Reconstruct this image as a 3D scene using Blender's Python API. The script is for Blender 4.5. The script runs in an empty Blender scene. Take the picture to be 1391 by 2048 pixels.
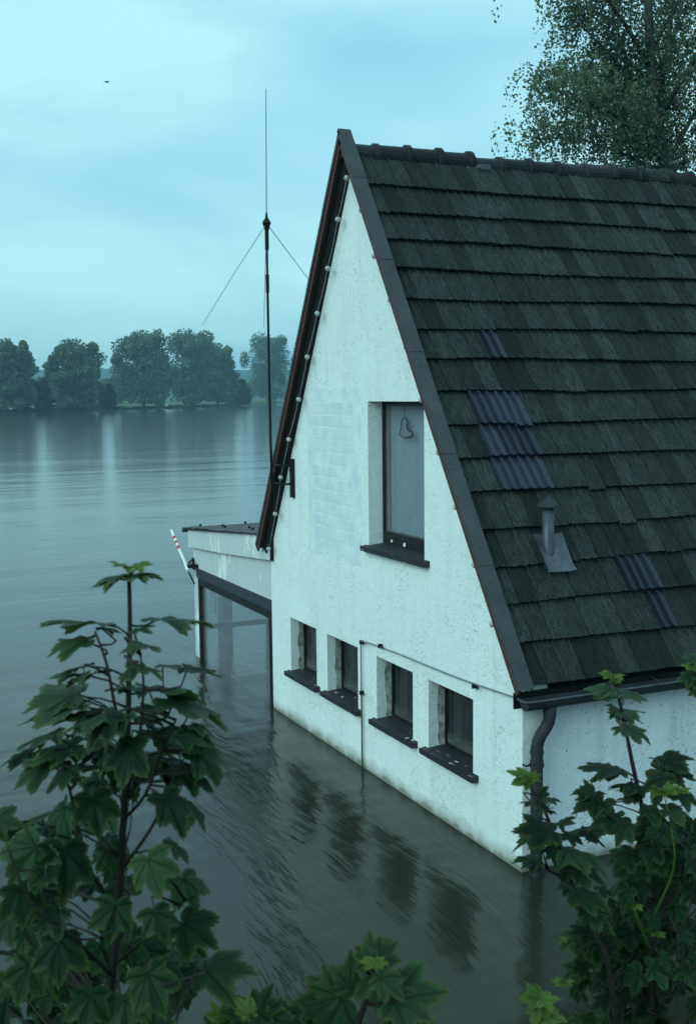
import bpy, math, random
import numpy as np
from mathutils import Vector, Matrix, noise as mnoise

# ------------------------------------------------------------------ camera, sky, sun, exposure
SC = bpy.context.scene
COL = SC.collection
FPX, CX, CY = 2312.0, 695.5, 1024.0          # focal length and centre of the photograph in its own pixels

def _cray(px, py): return np.array([px - CX, py - CY, FPX], float)
_v1 = _cray(-380, 800); _v1 /= np.linalg.norm(_v1)
_v2 = _cray(5730, 735); _v2 /= np.linalg.norm(_v2)
_X = -_v1; _Y = _v2 - np.dot(_v2, _X) * _X; _Y /= np.linalg.norm(_Y); _Z = np.cross(_X, _Y)
RM = np.stack([_X, _Y, _Z])
CAM = -(RM @ _cray(1043, 1745)) * (12.0 / FPX)

def W(px, py): return RM @ _cray(px, py)
def onplane(px, py, n, c):
    w = W(px, py); n = np.array(n, float); t = (c - n @ CAM) / (n @ w); return CAM + t * w
def gp(px, py, y=0.0): return onplane(px, py, (0, 1, 0), y)
def at(px, py, D):                            # point seen at a pixel, D metres away (measured along the view axis)
    return CAM + W(px, py) / FPX * D
def topx(p):
    c = RM.T @ (np.array(p, float) - CAM); return CX + FPX * c[0] / c[2], CY + FPX * c[1] / c[2], c[2]

cd = bpy.data.cameras.new('camera'); cam = bpy.data.objects.new('camera', cd); COL.objects.link(cam)
cd.sensor_fit = 'VERTICAL'; cd.sensor_height = 36; cd.sensor_width = 24.45; cd.lens = FPX / 2048 * 36
cd.clip_start = 0.05; cd.clip_end = 12000
cd.dof.use_dof = True; cd.dof.focus_distance = 11.0; cd.dof.aperture_fstop = 9.0
m = Matrix.Identity(4)
for i in range(3):
    m[i][0] = RM[i, 0]; m[i][1] = -RM[i, 1]; m[i][2] = -RM[i, 2]; m[i][3] = CAM[i]
cam.matrix_world = m
SC.camera = cam

SUN_EL, SUN_AZ = math.radians(30), (0.38, -1.0)      # the brighter part of the overcast: behind the photographer
sd = Vector((SUN_AZ[0], SUN_AZ[1], 0)).normalized() * math.cos(SUN_EL); sd.z = math.sin(SUN_EL)
sl = bpy.data.lights.new('sun', 'SUN'); sl.energy = 1.42; sl.angle = math.radians(40); sl.color = (0.68, 1.0, 0.95)
so = bpy.data.objects.new('sun', sl); COL.objects.link(so); so.rotation_euler = (-sd).to_track_quat('-Z', 'Y').to_euler()

wd = bpy.data.worlds.new('World'); SC.world = wd; wd.use_nodes = True
wt = wd.node_tree; wt.nodes.clear()
def wn(t, **kw):
    n = wt.nodes.new(t)
    for k, v in kw.items(): setattr(n, k, v)
    return n
sky = wn('ShaderNodeTexSky', sky_type='NISHITA', sun_disc=False)
sky.sun_elevation = SUN_EL; sky.sun_rotation = math.atan2(sd.x, sd.y); sky.air_density = 1.2; sky.dust_density = 2.0
skm = wn('ShaderNodeVectorMath', operation='MULTIPLY'); skm.inputs[1].default_value = (0.06, 0.095, 0.10)
wt.links.new(sky.outputs[0], skm.inputs[0])
tc = wn('ShaderNodeTexCoord')
mp = wn('ShaderNodeMapping'); mp.inputs['Scale'].default_value = (1.0, 1.0, 3.2); mp.inputs['Location'].default_value = (0.35, 1.3, 0.0)
wt.links.new(tc.outputs['Generated'], mp.inputs['Vector'])
n1 = wn('ShaderNodeTexNoise'); n1.inputs['Scale'].default_value = 2.8; n1.inputs['Detail'].default_value = 5; n1.inputs['Roughness'].default_value = 0.45; n1.inputs['Distortion'].default_value = 0.35
wt.links.new(mp.outputs[0], n1.inputs['Vector'])
rp = wn('ShaderNodeValToRGB')
e = rp.color_ramp.elements
e[0].position = 0.27; e[0].color = (0.29, 0.61, 0.785, 1)
e[1].position = 0.585; e[1].color = (0.50, 0.87, 0.90, 1)
k = rp.color_ramp.elements.new(0.45); k.color = (0.375, 0.735, 0.860, 1)
wt.links.new(n1.outputs['Fac'], rp.inputs[0])
mx = wn('ShaderNodeMix', data_type='RGBA'); mx.inputs[0].default_value = 0.88
wt.links.new(skm.outputs[0], mx.inputs[6]); wt.links.new(rp.outputs[0], mx.inputs[7])
bg = wn('ShaderNodeBackground'); bg.inputs['Strength'].default_value = 1.06
wt.links.new(mx.outputs[2], bg.inputs['Color'])
wo = wn('ShaderNodeOutputWorld'); wt.links.new(bg.outputs[0], wo.inputs['Surface'])

vs = SC.view_settings
vs.view_transform = 'Standard'; vs.look = 'None'; vs.gamma = 1.0; vs.exposure = 0.18; vs.use_curve_mapping = False
SC.render.engine = 'CYCLES'
SC.cycles.use_denoising = True
SC.cycles.max_bounces = 10; SC.cycles.diffuse_bounces = 3; SC.cycles.glossy_bounces = 4; SC.cycles.transparent_max_bounces = 16
SC.cycles.volume_bounces = 0

# ------------------------------------------------------------------ helpers
random.seed(7)
RND = random.random
def uni(a, b): return a + (b - a) * random.random()

def wl(o):
    v = Vector((0, 0, 0))
    while o is not None: v += o.location; o = o.parent
    return v
def link(o, parent=None, loc=None):
    """mesh coordinates are world coordinates unless loc is given"""
    COL.objects.link(o)
    w = Vector(loc) if loc is not None else Vector((0, 0, 0))
    if parent is not None:
        o.parent = parent; o.location = w - wl(parent)
    else: o.location = w
    return o
def mesh(name, V, F, mat=None, smooth=False):
    me = bpy.data.meshes.new(name)
    me.from_pydata([tuple(map(float, v)) for v in V], [], F); me.update()
    for mm in (mat if isinstance(mat, (list, tuple)) else [mat]):
        if mm: me.materials.append(mm)
    if smooth: me.polygons.foreach_set('use_smooth', [True] * len(me.polygons))
    return me
def part(name, V, F, mat, parent, smooth=False, loc=None):
    return link(bpy.data.objects.new(name, mesh(name, V, F, mat, smooth)), parent, loc)
def thing(name, label, cat, loc, group=None):
    o = bpy.data.objects.new(name, None); o.empty_display_size = 0.2; COL.objects.link(o); o.location = Vector(loc)
    o['label'] = label; o['category'] = cat
    if group: o['group'] = group
    return o
def tagged(o, label=None, cat=None, group=None, kind=None):
    for k_, v_ in (('label', label), ('category', cat), ('group', group), ('kind', kind)):
        if v_: o[k_] = v_
    return o

class MB:
    def __init__(s): s.V = []; s.F = []
    def add(s, V, F):
        b = len(s.V); s.V += [tuple(map(float, v)) for v in V]; s.F += [tuple(i + b for i in f) for f in F]; return s
    def box(s, a, b):
        x0, y0, z0 = a; x1, y1, z1 = b
        return s.add([(x0,y0,z0),(x1,y0,z0),(x1,y1,z0),(x0,y1,z0),(x0,y0,z1),(x1,y0,z1),(x1,y1,z1),(x0,y1,z1)],
                     [(0,3,2,1),(4,5,6,7),(0,1,5,4),(1,2,6,5),(2,3,7,6),(3,0,4,7)])
    def hexa(s, P):        # 8 corners: bottom ring then top ring
        return s.add(P, [(0,3,2,1),(4,5,6,7),(0,1,5,4),(1,2,6,5),(2,3,7,6),(3,0,4,7)])
    def tube(s, pts, r, n=8, cap=True):
        pts = [Vector(p) for p in pts]; rs = r if isinstance(r, (list, tuple)) else [r] * len(pts)
        V = []; F = []; up = Vector((0.31, 0.2, 0.93))
        a = None
        for i, p in enumerate(pts):
            t = (pts[min(i+1, len(pts)-1)] - pts[max(i-1, 0)]).normalized()
            if a is None:
                a = t.cross(up)
                if a.length < 1e-3: a = t.cross(Vector((1, 0, 0)))
            a = (a - t * a.dot(t)).normalized(); b = t.cross(a)
            for k_ in range(n):
                g = 2 * math.pi * k_ / n; V.append(p + (a * math.cos(g) + b * math.sin(g)) * rs[i])
        for i in range(len(pts) - 1):
            for k_ in range(n):
                F.append((i*n+k_, i*n+(k_+1) % n, (i+1)*n+(k_+1) % n, (i+1)*n+k_))
        if cap: F.append(tuple(range(n-1, -1, -1))); F.append(tuple((len(pts)-1)*n + k_ for k_ in range(n)))
        return s.add(V, F)
    def lathe(s, c, prof, n=16):
        V = []; F = []
        for (r, z) in prof:
            for k_ in range(n):
                g = 2*math.pi*k_/n; V.append((c[0]+r*math.cos(g), c[1]+r*math.sin(g), c[2]+z))
        for i in range(len(prof)-1):
            for k_ in range(n): F.append((i*n+k_, i*n+(k_+1) % n, (i+1)*n+(k_+1) % n, (i+1)*n+k_))
        return s.add(V, F)
    def prism(s, poly, d0, d1):   # polygon extruded from offset d0 to d1 (vectors)
        n = len(poly); d0 = Vector(d0); d1 = Vector(d1)
        V = [Vector(p) + d0 for p in poly] + [Vector(p) + d1 for p in poly]
        F = [tuple(range(n-1, -1, -1)), tuple(range(n, 2*n))] + [(i, (i+1) % n, n+(i+1) % n, n+i) for i in range(n)]
        return s.add(V, F)
    def build(s, name, mat, parent=None, smooth=False, loc=None): return part(name, s.V, s.F, mat, parent, smooth, loc)

# ------------------------------------------------------------------ materials
class NT:
    def __init__(s, name):
        s.m = bpy.data.materials.new(name); s.m.use_nodes = True; s.t = s.m.node_tree; s.t.nodes.clear()
        s.out = s.t.nodes.new('ShaderNodeOutputMaterial')
    def n(s, t, _in=None, **kw):
        nd = s.t.nodes.new(t)
        for k_, v_ in kw.items(): setattr(nd, k_, v_)
        for k_, v_ in (_in or {}).items():
            if isinstance(v_, bpy.types.NodeSocket): s.t.links.new(v_, nd.inputs[k_])
            else: nd.inputs[k_].default_value = v_
        return nd
    def l(s, a, b): s.t.links.new(a, b)
    def coord(s, which='Object', scale=(1,1,1), rot=(0,0,0), loc=(0,0,0)):
        c = s.n('ShaderNodeTexCoord'); mpn = s.n('ShaderNodeMapping', {'Vector': c.outputs[which], 'Scale': scale, 'Rotation': rot, 'Location': loc}); return mpn.outputs[0]
    def turned(s, scale, rot, loc=(0,0,0)):
        c = s.n('ShaderNodeTexCoord'); a = s.n('ShaderNodeMapping', {'Vector': c.outputs['Object'], 'Rotation': rot, 'Location': loc})
        return s.n('ShaderNodeMapping', {'Vector': a.outputs[0], 'Scale': scale}).outputs[0]
    def noise(s, vec, scale, detail=4, rough=0.55, dist=0.0):
        return s.n('ShaderNodeTexNoise', {'Vector': vec, 'Scale': scale, 'Detail': detail, 'Roughness': rough, 'Distortion': dist}).outputs['Fac']
    def ramp(s, fac, stops):
        r = s.n('ShaderNodeValToRGB', {'Fac': fac}); el = r.color_ramp.elements
        while len(el) < len(stops): el.new(0.5)
        for e_, (p, c) in zip(el, stops):
            e_.position = p; e_.color = (c, c, c, 1) if isinstance(c, (int, float)) else (*c, 1)
        return r.outputs[0]
    def mix(s, fac, a, b, mode='MIX'):
        nd = s.n('ShaderNodeMix', {}, data_type='RGBA', blend_type=mode)
        for i, v in ((0, fac), (6, a), (7, b)):
            if isinstance(v, bpy.types.NodeSocket): s.l(v, nd.inputs[i])
            elif i == 0: nd.inputs[0].default_value = v
            else: nd.inputs[i].default_value = (*v, 1)
        return nd.outputs[2]
    def math(s, op, a, b=0.0, c=0.0):
        nd = s.n('ShaderNodeMath', {0: a, 1: b, 2: c}, operation=op); return nd.outputs[0]
    def bump(s, h, strength=0.3, dist=0.01, normal=None):
        i = {'Height': h, 'Strength': strength, 'Distance': dist}
        if normal is not None: i['Normal'] = normal
        return s.n('ShaderNodeBump', i).outputs[0]
    def pbr(s, color, rough=0.7, normal=None, metal=0.0, spec=0.5, **kw):
        i = {'Base Color': color if isinstance(color, bpy.types.NodeSocket) else (*color, 1), 'Roughness': rough, 'Metallic': metal, 'Specular IOR Level': spec}
        if normal is not None: i['Normal'] = normal
        i.update(kw)
        b = s.n('ShaderNodeBsdfPrincipled', i); s.l(b.outputs[0], s.out.inputs[0]); return s.m

def simple(name, col, rough=0.6, var=0.25, scale=8.0, metal=0.0, bump=0.15, spec=0.22, dist=0.004, stretch=(1,1,1)):
    t = NT(name); v = t.coord('Object', scale=stretch)
    a = t.noise(v, scale, 5, 0.6); c = t.mix(t.ramp(a, [(0.3, 0.0), (0.7, 1.0)]), tuple(x*(1-var) for x in col), tuple(min(1, x*(1+var)) for x in col))
    r = t.math('MULTIPLY_ADD', a, 0.25, rough - 0.12)
    return t.pbr(c, r, t.bump(t.noise(v, scale*6, 3), bump, dist), metal, spec)

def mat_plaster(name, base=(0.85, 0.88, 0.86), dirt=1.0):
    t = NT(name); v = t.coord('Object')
    big = t.noise(v, 0.9, 4, 0.55)
    c = t.mix(t.ramp(big, [(0.35, 0.0), (0.7, 1.0)]), tuple(x*0.93 for x in base), base)
    # trowel strokes: short dark scratches at several angles
    va = t.turned((50, 50, 13), (math.radians(25), math.radians(38), 0))
    vb = t.turned((46, 46, 12), (math.radians(-30), math.radians(-58), 0), (3, 1, 2))
    sa = t.ramp(t.noise(va, 1.0, 3, 0.6, 0.6), [(0.605, 0.0), (0.66, 1.0)])
    sb = t.ramp(t.noise(vb, 1.1, 3, 0.6, 0.6), [(0.615, 0.0), (0.67, 1.0)])
    zone = t.ramp(t.noise(v, 1.6, 3), [(0.38, 0.2), (0.62, 1.0)])
    st = t.math('MULTIPLY', t.math('MAXIMUM', sa, sb), zone)
    c = t.mix(t.math('MULTIPLY', st, 0.5 * dirt), c, (0.20, 0.23, 0.21))
    # specks of grime
    sp = t.ramp(t.noise(v, 17, 2, 0.7), [(0.70, 0.0), (0.73, 1.0)])
    c = t.mix(t.math('MULTIPLY', sp, 0.6 * dirt), c, (0.09, 0.10, 0.085))
    # splash zone: river mud just above the water
    sx = t.n('ShaderNodeSeparateXYZ', {0: v})
    wob = t.math('MULTIPLY_ADD', t.noise(v, 4.0, 4), 0.22, -0.11)
    low = t.ramp(t.math('ADD', sx.outputs[2], wob), [(0.02, 0.95), (0.07, 0.5), (0.19, 0.0)])
    c = t.mix(low, c, (0.22, 0.22, 0.17))
    # rain runs: vertical
    rv = t.coord('Object', scale=(5, 5, 0.35)); run = t.ramp(t.noise(rv, 1.0, 4, 0.6), [(0.52, 0.0), (0.78, 0.24)])
    c = t.mix(t.math('MULTIPLY', run, dirt), c, (0.42, 0.45, 0.42))
    h1 = t.noise(v, 42, 4, 0.6); h2 = t.noise(v, 6, 3)
    hh = t.math('ADD', t.math('MULTIPLY', h1, 0.5), t.math('ADD', t.math('MULTIPLY', h2, 0.9), t.math('MULTIPLY', st, -0.25)))
    return t.pbr(c, 0.92, t.bump(hh, 0.9, 0.016), 0, 0.2)

def mat_tile(name, cols, rough, streak=1.0, spec=0.3):
    t = NT(name); v = t.coord('Object'); inf = t.n('ShaderNodeObjectInfo'); rnd = inf.outputs['Random']
    off = t.n('ShaderNodeCombineXYZ', {0: t.math('MULTIPLY', rnd, 37.0), 1: t.math('MULTIPLY', rnd, 91.0), 2: 0.0})
    g = t.n('ShaderNodeNewGeometry'); pos = g.outputs['Position']
    add = t.n('ShaderNodeVectorMath', {0: v, 1: off.outputs[0]}, operation='ADD').outputs[0]
    ms = t.n('ShaderNodeMapping', {'Vector': add, 'Scale': (36, 6.5, 1)}).outputs[0]
    s1 = t.noise(ms, 1.0, 5, 0.62, 0.4)
    ml = t.n('ShaderNodeMapping', {'Vector': add, 'Scale': (22, 9, 3)}).outputs[0]
    s2 = t.noise(ml, 1.0, 5, 0.65)
    patch = t.noise(pos, 0.75, 3)
    grit = t.noise(add, 48, 4, 0.75)
    c = t.mix(t.ramp(t.math('MULTIPLY_ADD', grit, 0.7, t.math('MULTIPLY_ADD', s1, 0.6, -0.15)), [(0.36, 0.0), (0.66, 1.0)]), cols[0], cols[1])
    c = t.mix(t.math('MULTIPLY', t.ramp(s2, [(0.50, 0.0), (0.68, 1.0)]), 0.65 * streak), c, cols[2])         # moss
    lich = t.ramp(t.noise(add, 52, 3, 0.75), [(0.62, 0.0), (0.70, 1.0)])
    c = t.mix(t.math('MULTIPLY', lich, 0.50 * streak), c, (0.20, 0.21, 0.18))
    clump = t.math('MULTIPLY', t.ramp(t.noise(pos, 9.0, 4, 0.7), [(0.56, 0.0), (0.63, 1.0)]), t.ramp(t.noise(pos, 0.9, 2), [(0.36, 0.0), (0.55, 1.0)]))
    c = t.mix(t.math('MULTIPLY', clump, 0.75 * min(1, streak)), c, (0.022, 0.034, 0.010))
    k_ = t.math('ADD', t.math('MULTIPLY_ADD', rnd, 0.95, 0.32), t.math('MULTIPLY_ADD', patch, 0.9, -0.27))
    cc = t.n('ShaderNodeCombineColor', {0: k_, 1: k_, 2: k_}).outputs[0]
    c = t.mix(1.0, c, cc, 'MULTIPLY')
    return t.pbr(c, rough, t.bump(t.math('ADD', s1, t.noise(add, 60, 4)), 0.5 * streak + 0.05, 0.006), 0, spec)

def mat_glass(name, tint=(0.97, 0.985, 0.99), grey_mix=0.0, refl=1.0):
    t = NT(name)
    ge = t.n('ShaderNodeNewGeometry'); dt = t.n('ShaderNodeVectorMath', {0: ge.outputs['Incoming'], 1: ge.outputs['Normal']}, operation='DOT_PRODUCT').outputs['Value']
    fr = t.math('MULTIPLY_ADD', t.math('POWER', t.math('SUBTRACT', 1.0, t.math('ABSOLUTE', dt)), 5.0), 0.96, 0.04)
    tr = t.n('ShaderNodeBsdfTransparent', {'Color': (*tint, 1)}).outputs[0]
    nz = t.bump(t.noise(t.coord('Object'), 2.0, 2), 0.05, 0.02)
    gl = t.n('ShaderNodeBsdfGlossy', {'Color': (1, 1, 1, 1), 'Roughness': 0.03, 'Normal': nz}).outputs[0]
    mxs = t.n('ShaderNodeMixShader', {0: t.math('MULTIPLY', fr, 1.0 * refl), 1: tr, 2: gl}).outputs[0]
    if grey_mix > 0:
        v = t.coord('Object'); sx = t.n('ShaderNodeSeparateXYZ', {0: v})
        msk = t.ramp(t.noise(v, 5.0, 6, 0.6), [(0.25, 0.25), (0.75, 1.0)])
        if name.startswith('dusty'): msk = t.math('MULTIPLY', msk, t.ramp(sx.outputs[2], [(0.80, 1.0), (1.35, 0.12)]))     # panes greyer towards the bottom
        d = t.n('ShaderNodeBsdfDiffuse', {'Color': (0.36, 0.36, 0.34, 1)}).outputs[0]
        mxs = t.n('ShaderNodeMixShader', {0: t.math('MULTIPLY', msk, grey_mix), 1: mxs, 2: d}).outputs[0]
    t.l(mxs, t.out.inputs[0]); return t.m

def mat_water():
    t = NT('river_water'); g = t.n('ShaderNodeNewGeometry'); p = g.outputs['Position']
    def mapped(scale, rz, loc=(0,0,0)):
        return t.n('ShaderNodeMapping', {'Vector': p, 'Scale': scale, 'Rotation': (0, 0, math.radians(rz)), 'Location': loc}).outputs[0]
    # long ripples drawn out along the house, chop, and broad swirls
    warp = t.noise(mapped((0.22, 0.22, 1), 0), 1.0, 1)
    wv = t.n('ShaderNodeCombineXYZ', {0: t.math('MULTIPLY', warp, 0.9), 1: t.math('MULTIPLY', warp, -1.1), 2: 0.0}).outputs[0]
    def warped(scale, rz, loc=(0,0,0)):
        a = t.n('ShaderNodeVectorMath', {0: p, 1: wv}, operation='ADD').outputs[0]
        return t.n('ShaderNodeMapping', {'Vector': a, 'Scale': scale, 'Rotation': (0, 0, math.radians(rz)), 'Location': loc}).outputs[0]
    def turned(vec, rz, scale):
        q = t.n('ShaderNodeMapping', {'Vector': vec, 'Rotation': (0, 0, math.radians(rz))}).outputs[0]
        return t.n('ShaderNodeMapping', {'Vector': q, 'Scale': scale}).outputs[0]
    pw = t.n('ShaderNodeVectorMath', {0: p, 1: wv}, operation='ADD').outputs[0]
    r1 = t.noise(turned(pw, 3, (0.45, 4.2, 1)), 1.0, 3, 0.5, 0.2)
    r2 = t.noise(turned(pw, -5, (1.6, 9.0, 1)), 1.0, 3, 0.55, 0.2)
    r3 = t.noise(turned(p, 30, (0.6, 1.0, 1)), 1.0, 3, 0.5)
    far = t.noise(mapped((0.14, 0.026, 1), 12), 1.0, 5, 0.62)
    # the eddy line that peels off the annex corner and drifts along the gable
    xyz = t.n('ShaderNodeSeparateXYZ', {0: p})
    off = t.math('ADD', t.math('MULTIPLY_ADD', xyz.outputs[0], 0.24, 1.2 + 7 * 0.24), xyz.outputs[1])
    off = t.math('ADD', off, t.math('MULTIPLY_ADD', warp, 1.4, -0.7))
    wake = t.ramp(t.math('ABSOLUTE', t.math('MULTIPLY', off, 0.5)), [(0.08, 1.0), (0.60, 0.42)])
    patchy = t.ramp(t.noise(mapped((0.35, 0.5, 1), 10, (4, 2, 0)), 1.0, 3), [(0.38, 0.45), (0.62, 1.0)])
    dv = t.n('ShaderNodeVectorMath', {0: p, 1: (-5.0, -3.0, 0.0)}, operation='DISTANCE').outputs['Value']
    near = t.ramp(t.math('MULTIPLY', dv, 0.01), [(0.07, 1.0), (0.32, 0.10)])      # the chop dies away from the house
    small = t.math('MULTIPLY', t.math('ADD', t.math('MULTIPLY', r1, 0.028), t.math('MULTIPLY', r2, 0.0095)), t.math('MULTIPLY', wake, patchy))
    h = t.math('ADD', t.math('MULTIPLY', t.math('ADD', small, t.math('MULTIPLY', r3, 0.018)), near), t.math('MULTIPLY', far, 0.085))
    nm = t.bump(h, 1.0, 1.0)
    rg = t.ramp(t.math('MULTIPLY', dv, 0.005), [(0.06, 0.125), (0.5, 0.12)])
    mud = t.mix(t.ramp(t.noise(mapped((0.25, 0.5, 1), 20), 1.0, 5, 0.6), [(0.3, 0.0), (0.7, 1.0)]), (0.021, 0.0205, 0.0145), (0.028, 0.027, 0.019))
    return t.pbr(mud, rg, nm, 0, 0.5, IOR=1.31)

def mat_leaf(name, dark, light, vein, edge):
    t = NT(name); uv = t.n('ShaderNodeUVMap').outputs[0]; sx = t.n('ShaderNodeSeparateXYZ', {0: uv})
    x = t.math('SUBTRACT', sx.outputs[0], 0.5); y = t.math('SUBTRACT', sx.outputs[1], 0.5)
    ang = t.math('ABSOLUTE', t.math('ARCTAN2', x, y)); r = t.math('SQRT', t.math('ADD', t.math('MULTIPLY', x, x), t.math('MULTIPLY', y, y)))
    d = t.math('MINIMUM', ang, t.math('MINIMUM', t.math('ABSOLUTE', t.math('SUBTRACT', ang, 0.87)), t.math('ABSOLUTE', t.math('SUBTRACT', ang, 1.78))))
    vm = t.ramp(t.math('MULTIPLY', d, r), [(0.003, 1.0), (0.009, 0.0)])
    rib = t.ramp(t.math('SINE', t.math('MULTIPLY_ADD', r, 95.0, t.math('MULTIPLY', d, -60.0))), [(0.75, 0.0), (1.0, 1.0)])
    inf = t.n('ShaderNodeObjectInfo').outputs['Random']; co = t.coord('Object')
    nz = t.noise(co, 3.5, 4)
    c = t.mix(t.math('MULTIPLY_ADD', nz, 0.7, t.math('MULTIPLY_ADD', inf, 1.0, -0.40)), dark, light)
    at_ = t.n('ShaderNodeAttribute', {}, attribute_name='rim').outputs['Fac']
    c = t.mix(t.math('MULTIPLY', t.ramp(at_, [(0.45, 0.0), (1.0, 1.0)]), t.math('MULTIPLY', nz, 0.95)), c, edge)
    c = t.mix(t.math('MULTIPLY', vm, 0.4), c, vein)
    c = t.mix(t.math('MULTIPLY', rib, 0.12), c, vein)
    bl = t.ramp(t.noise(co, 14, 3), [(0.70, 0.0), (0.78, 0.7)])
    c = t.mix(bl, c, (0.10, 0.09, 0.04))
    nm = t.bump(t.math('ADD', t.math('MULTIPLY', vm, -1.0), t.math('MULTIPLY', rib, -0.35)), 0.6, 0.01)
    b = t.n('ShaderNodeBsdfPrincipled', {'Base Color': c, 'Roughness': 0.5, 'Normal': nm, 'Specular IOR Level': 0.16})
    tl = t.n('ShaderNodeBsdfTranslucent', {'Color': t.mix(0.5, c, (0.10, 0.20, 0.02))})
    ms = t.n('ShaderNodeMixShader', {0: 0.22, 1: b.outputs[0], 2: tl.outputs[0]})
    t.l(ms.outputs[0], t.out.inputs[0]); return t.m

def mat_foliage(name, dark, light, tr=0.25):
    t = NT(name); g = t.n('ShaderNodeNewGeometry')
    at_ = t.n('ShaderNodeAttribute', {}, attribute_name='tone').outputs['Fac']
    c = t.mix(at_, dark, light)
    b = t.n('ShaderNodeBsdfPrincipled', {'Base Color': c, 'Roughness': 0.6, 'Specular IOR Level': 0.3})
    tl = t.n('ShaderNodeBsdfTranslucent', {'Color': c})
    ms = t.n('ShaderNodeMixShader', {0: tr, 1: b.outputs[0], 2: tl.outputs[0]})
    t.l(ms.outputs[0], t.out.inputs[0]); return t.m

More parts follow.
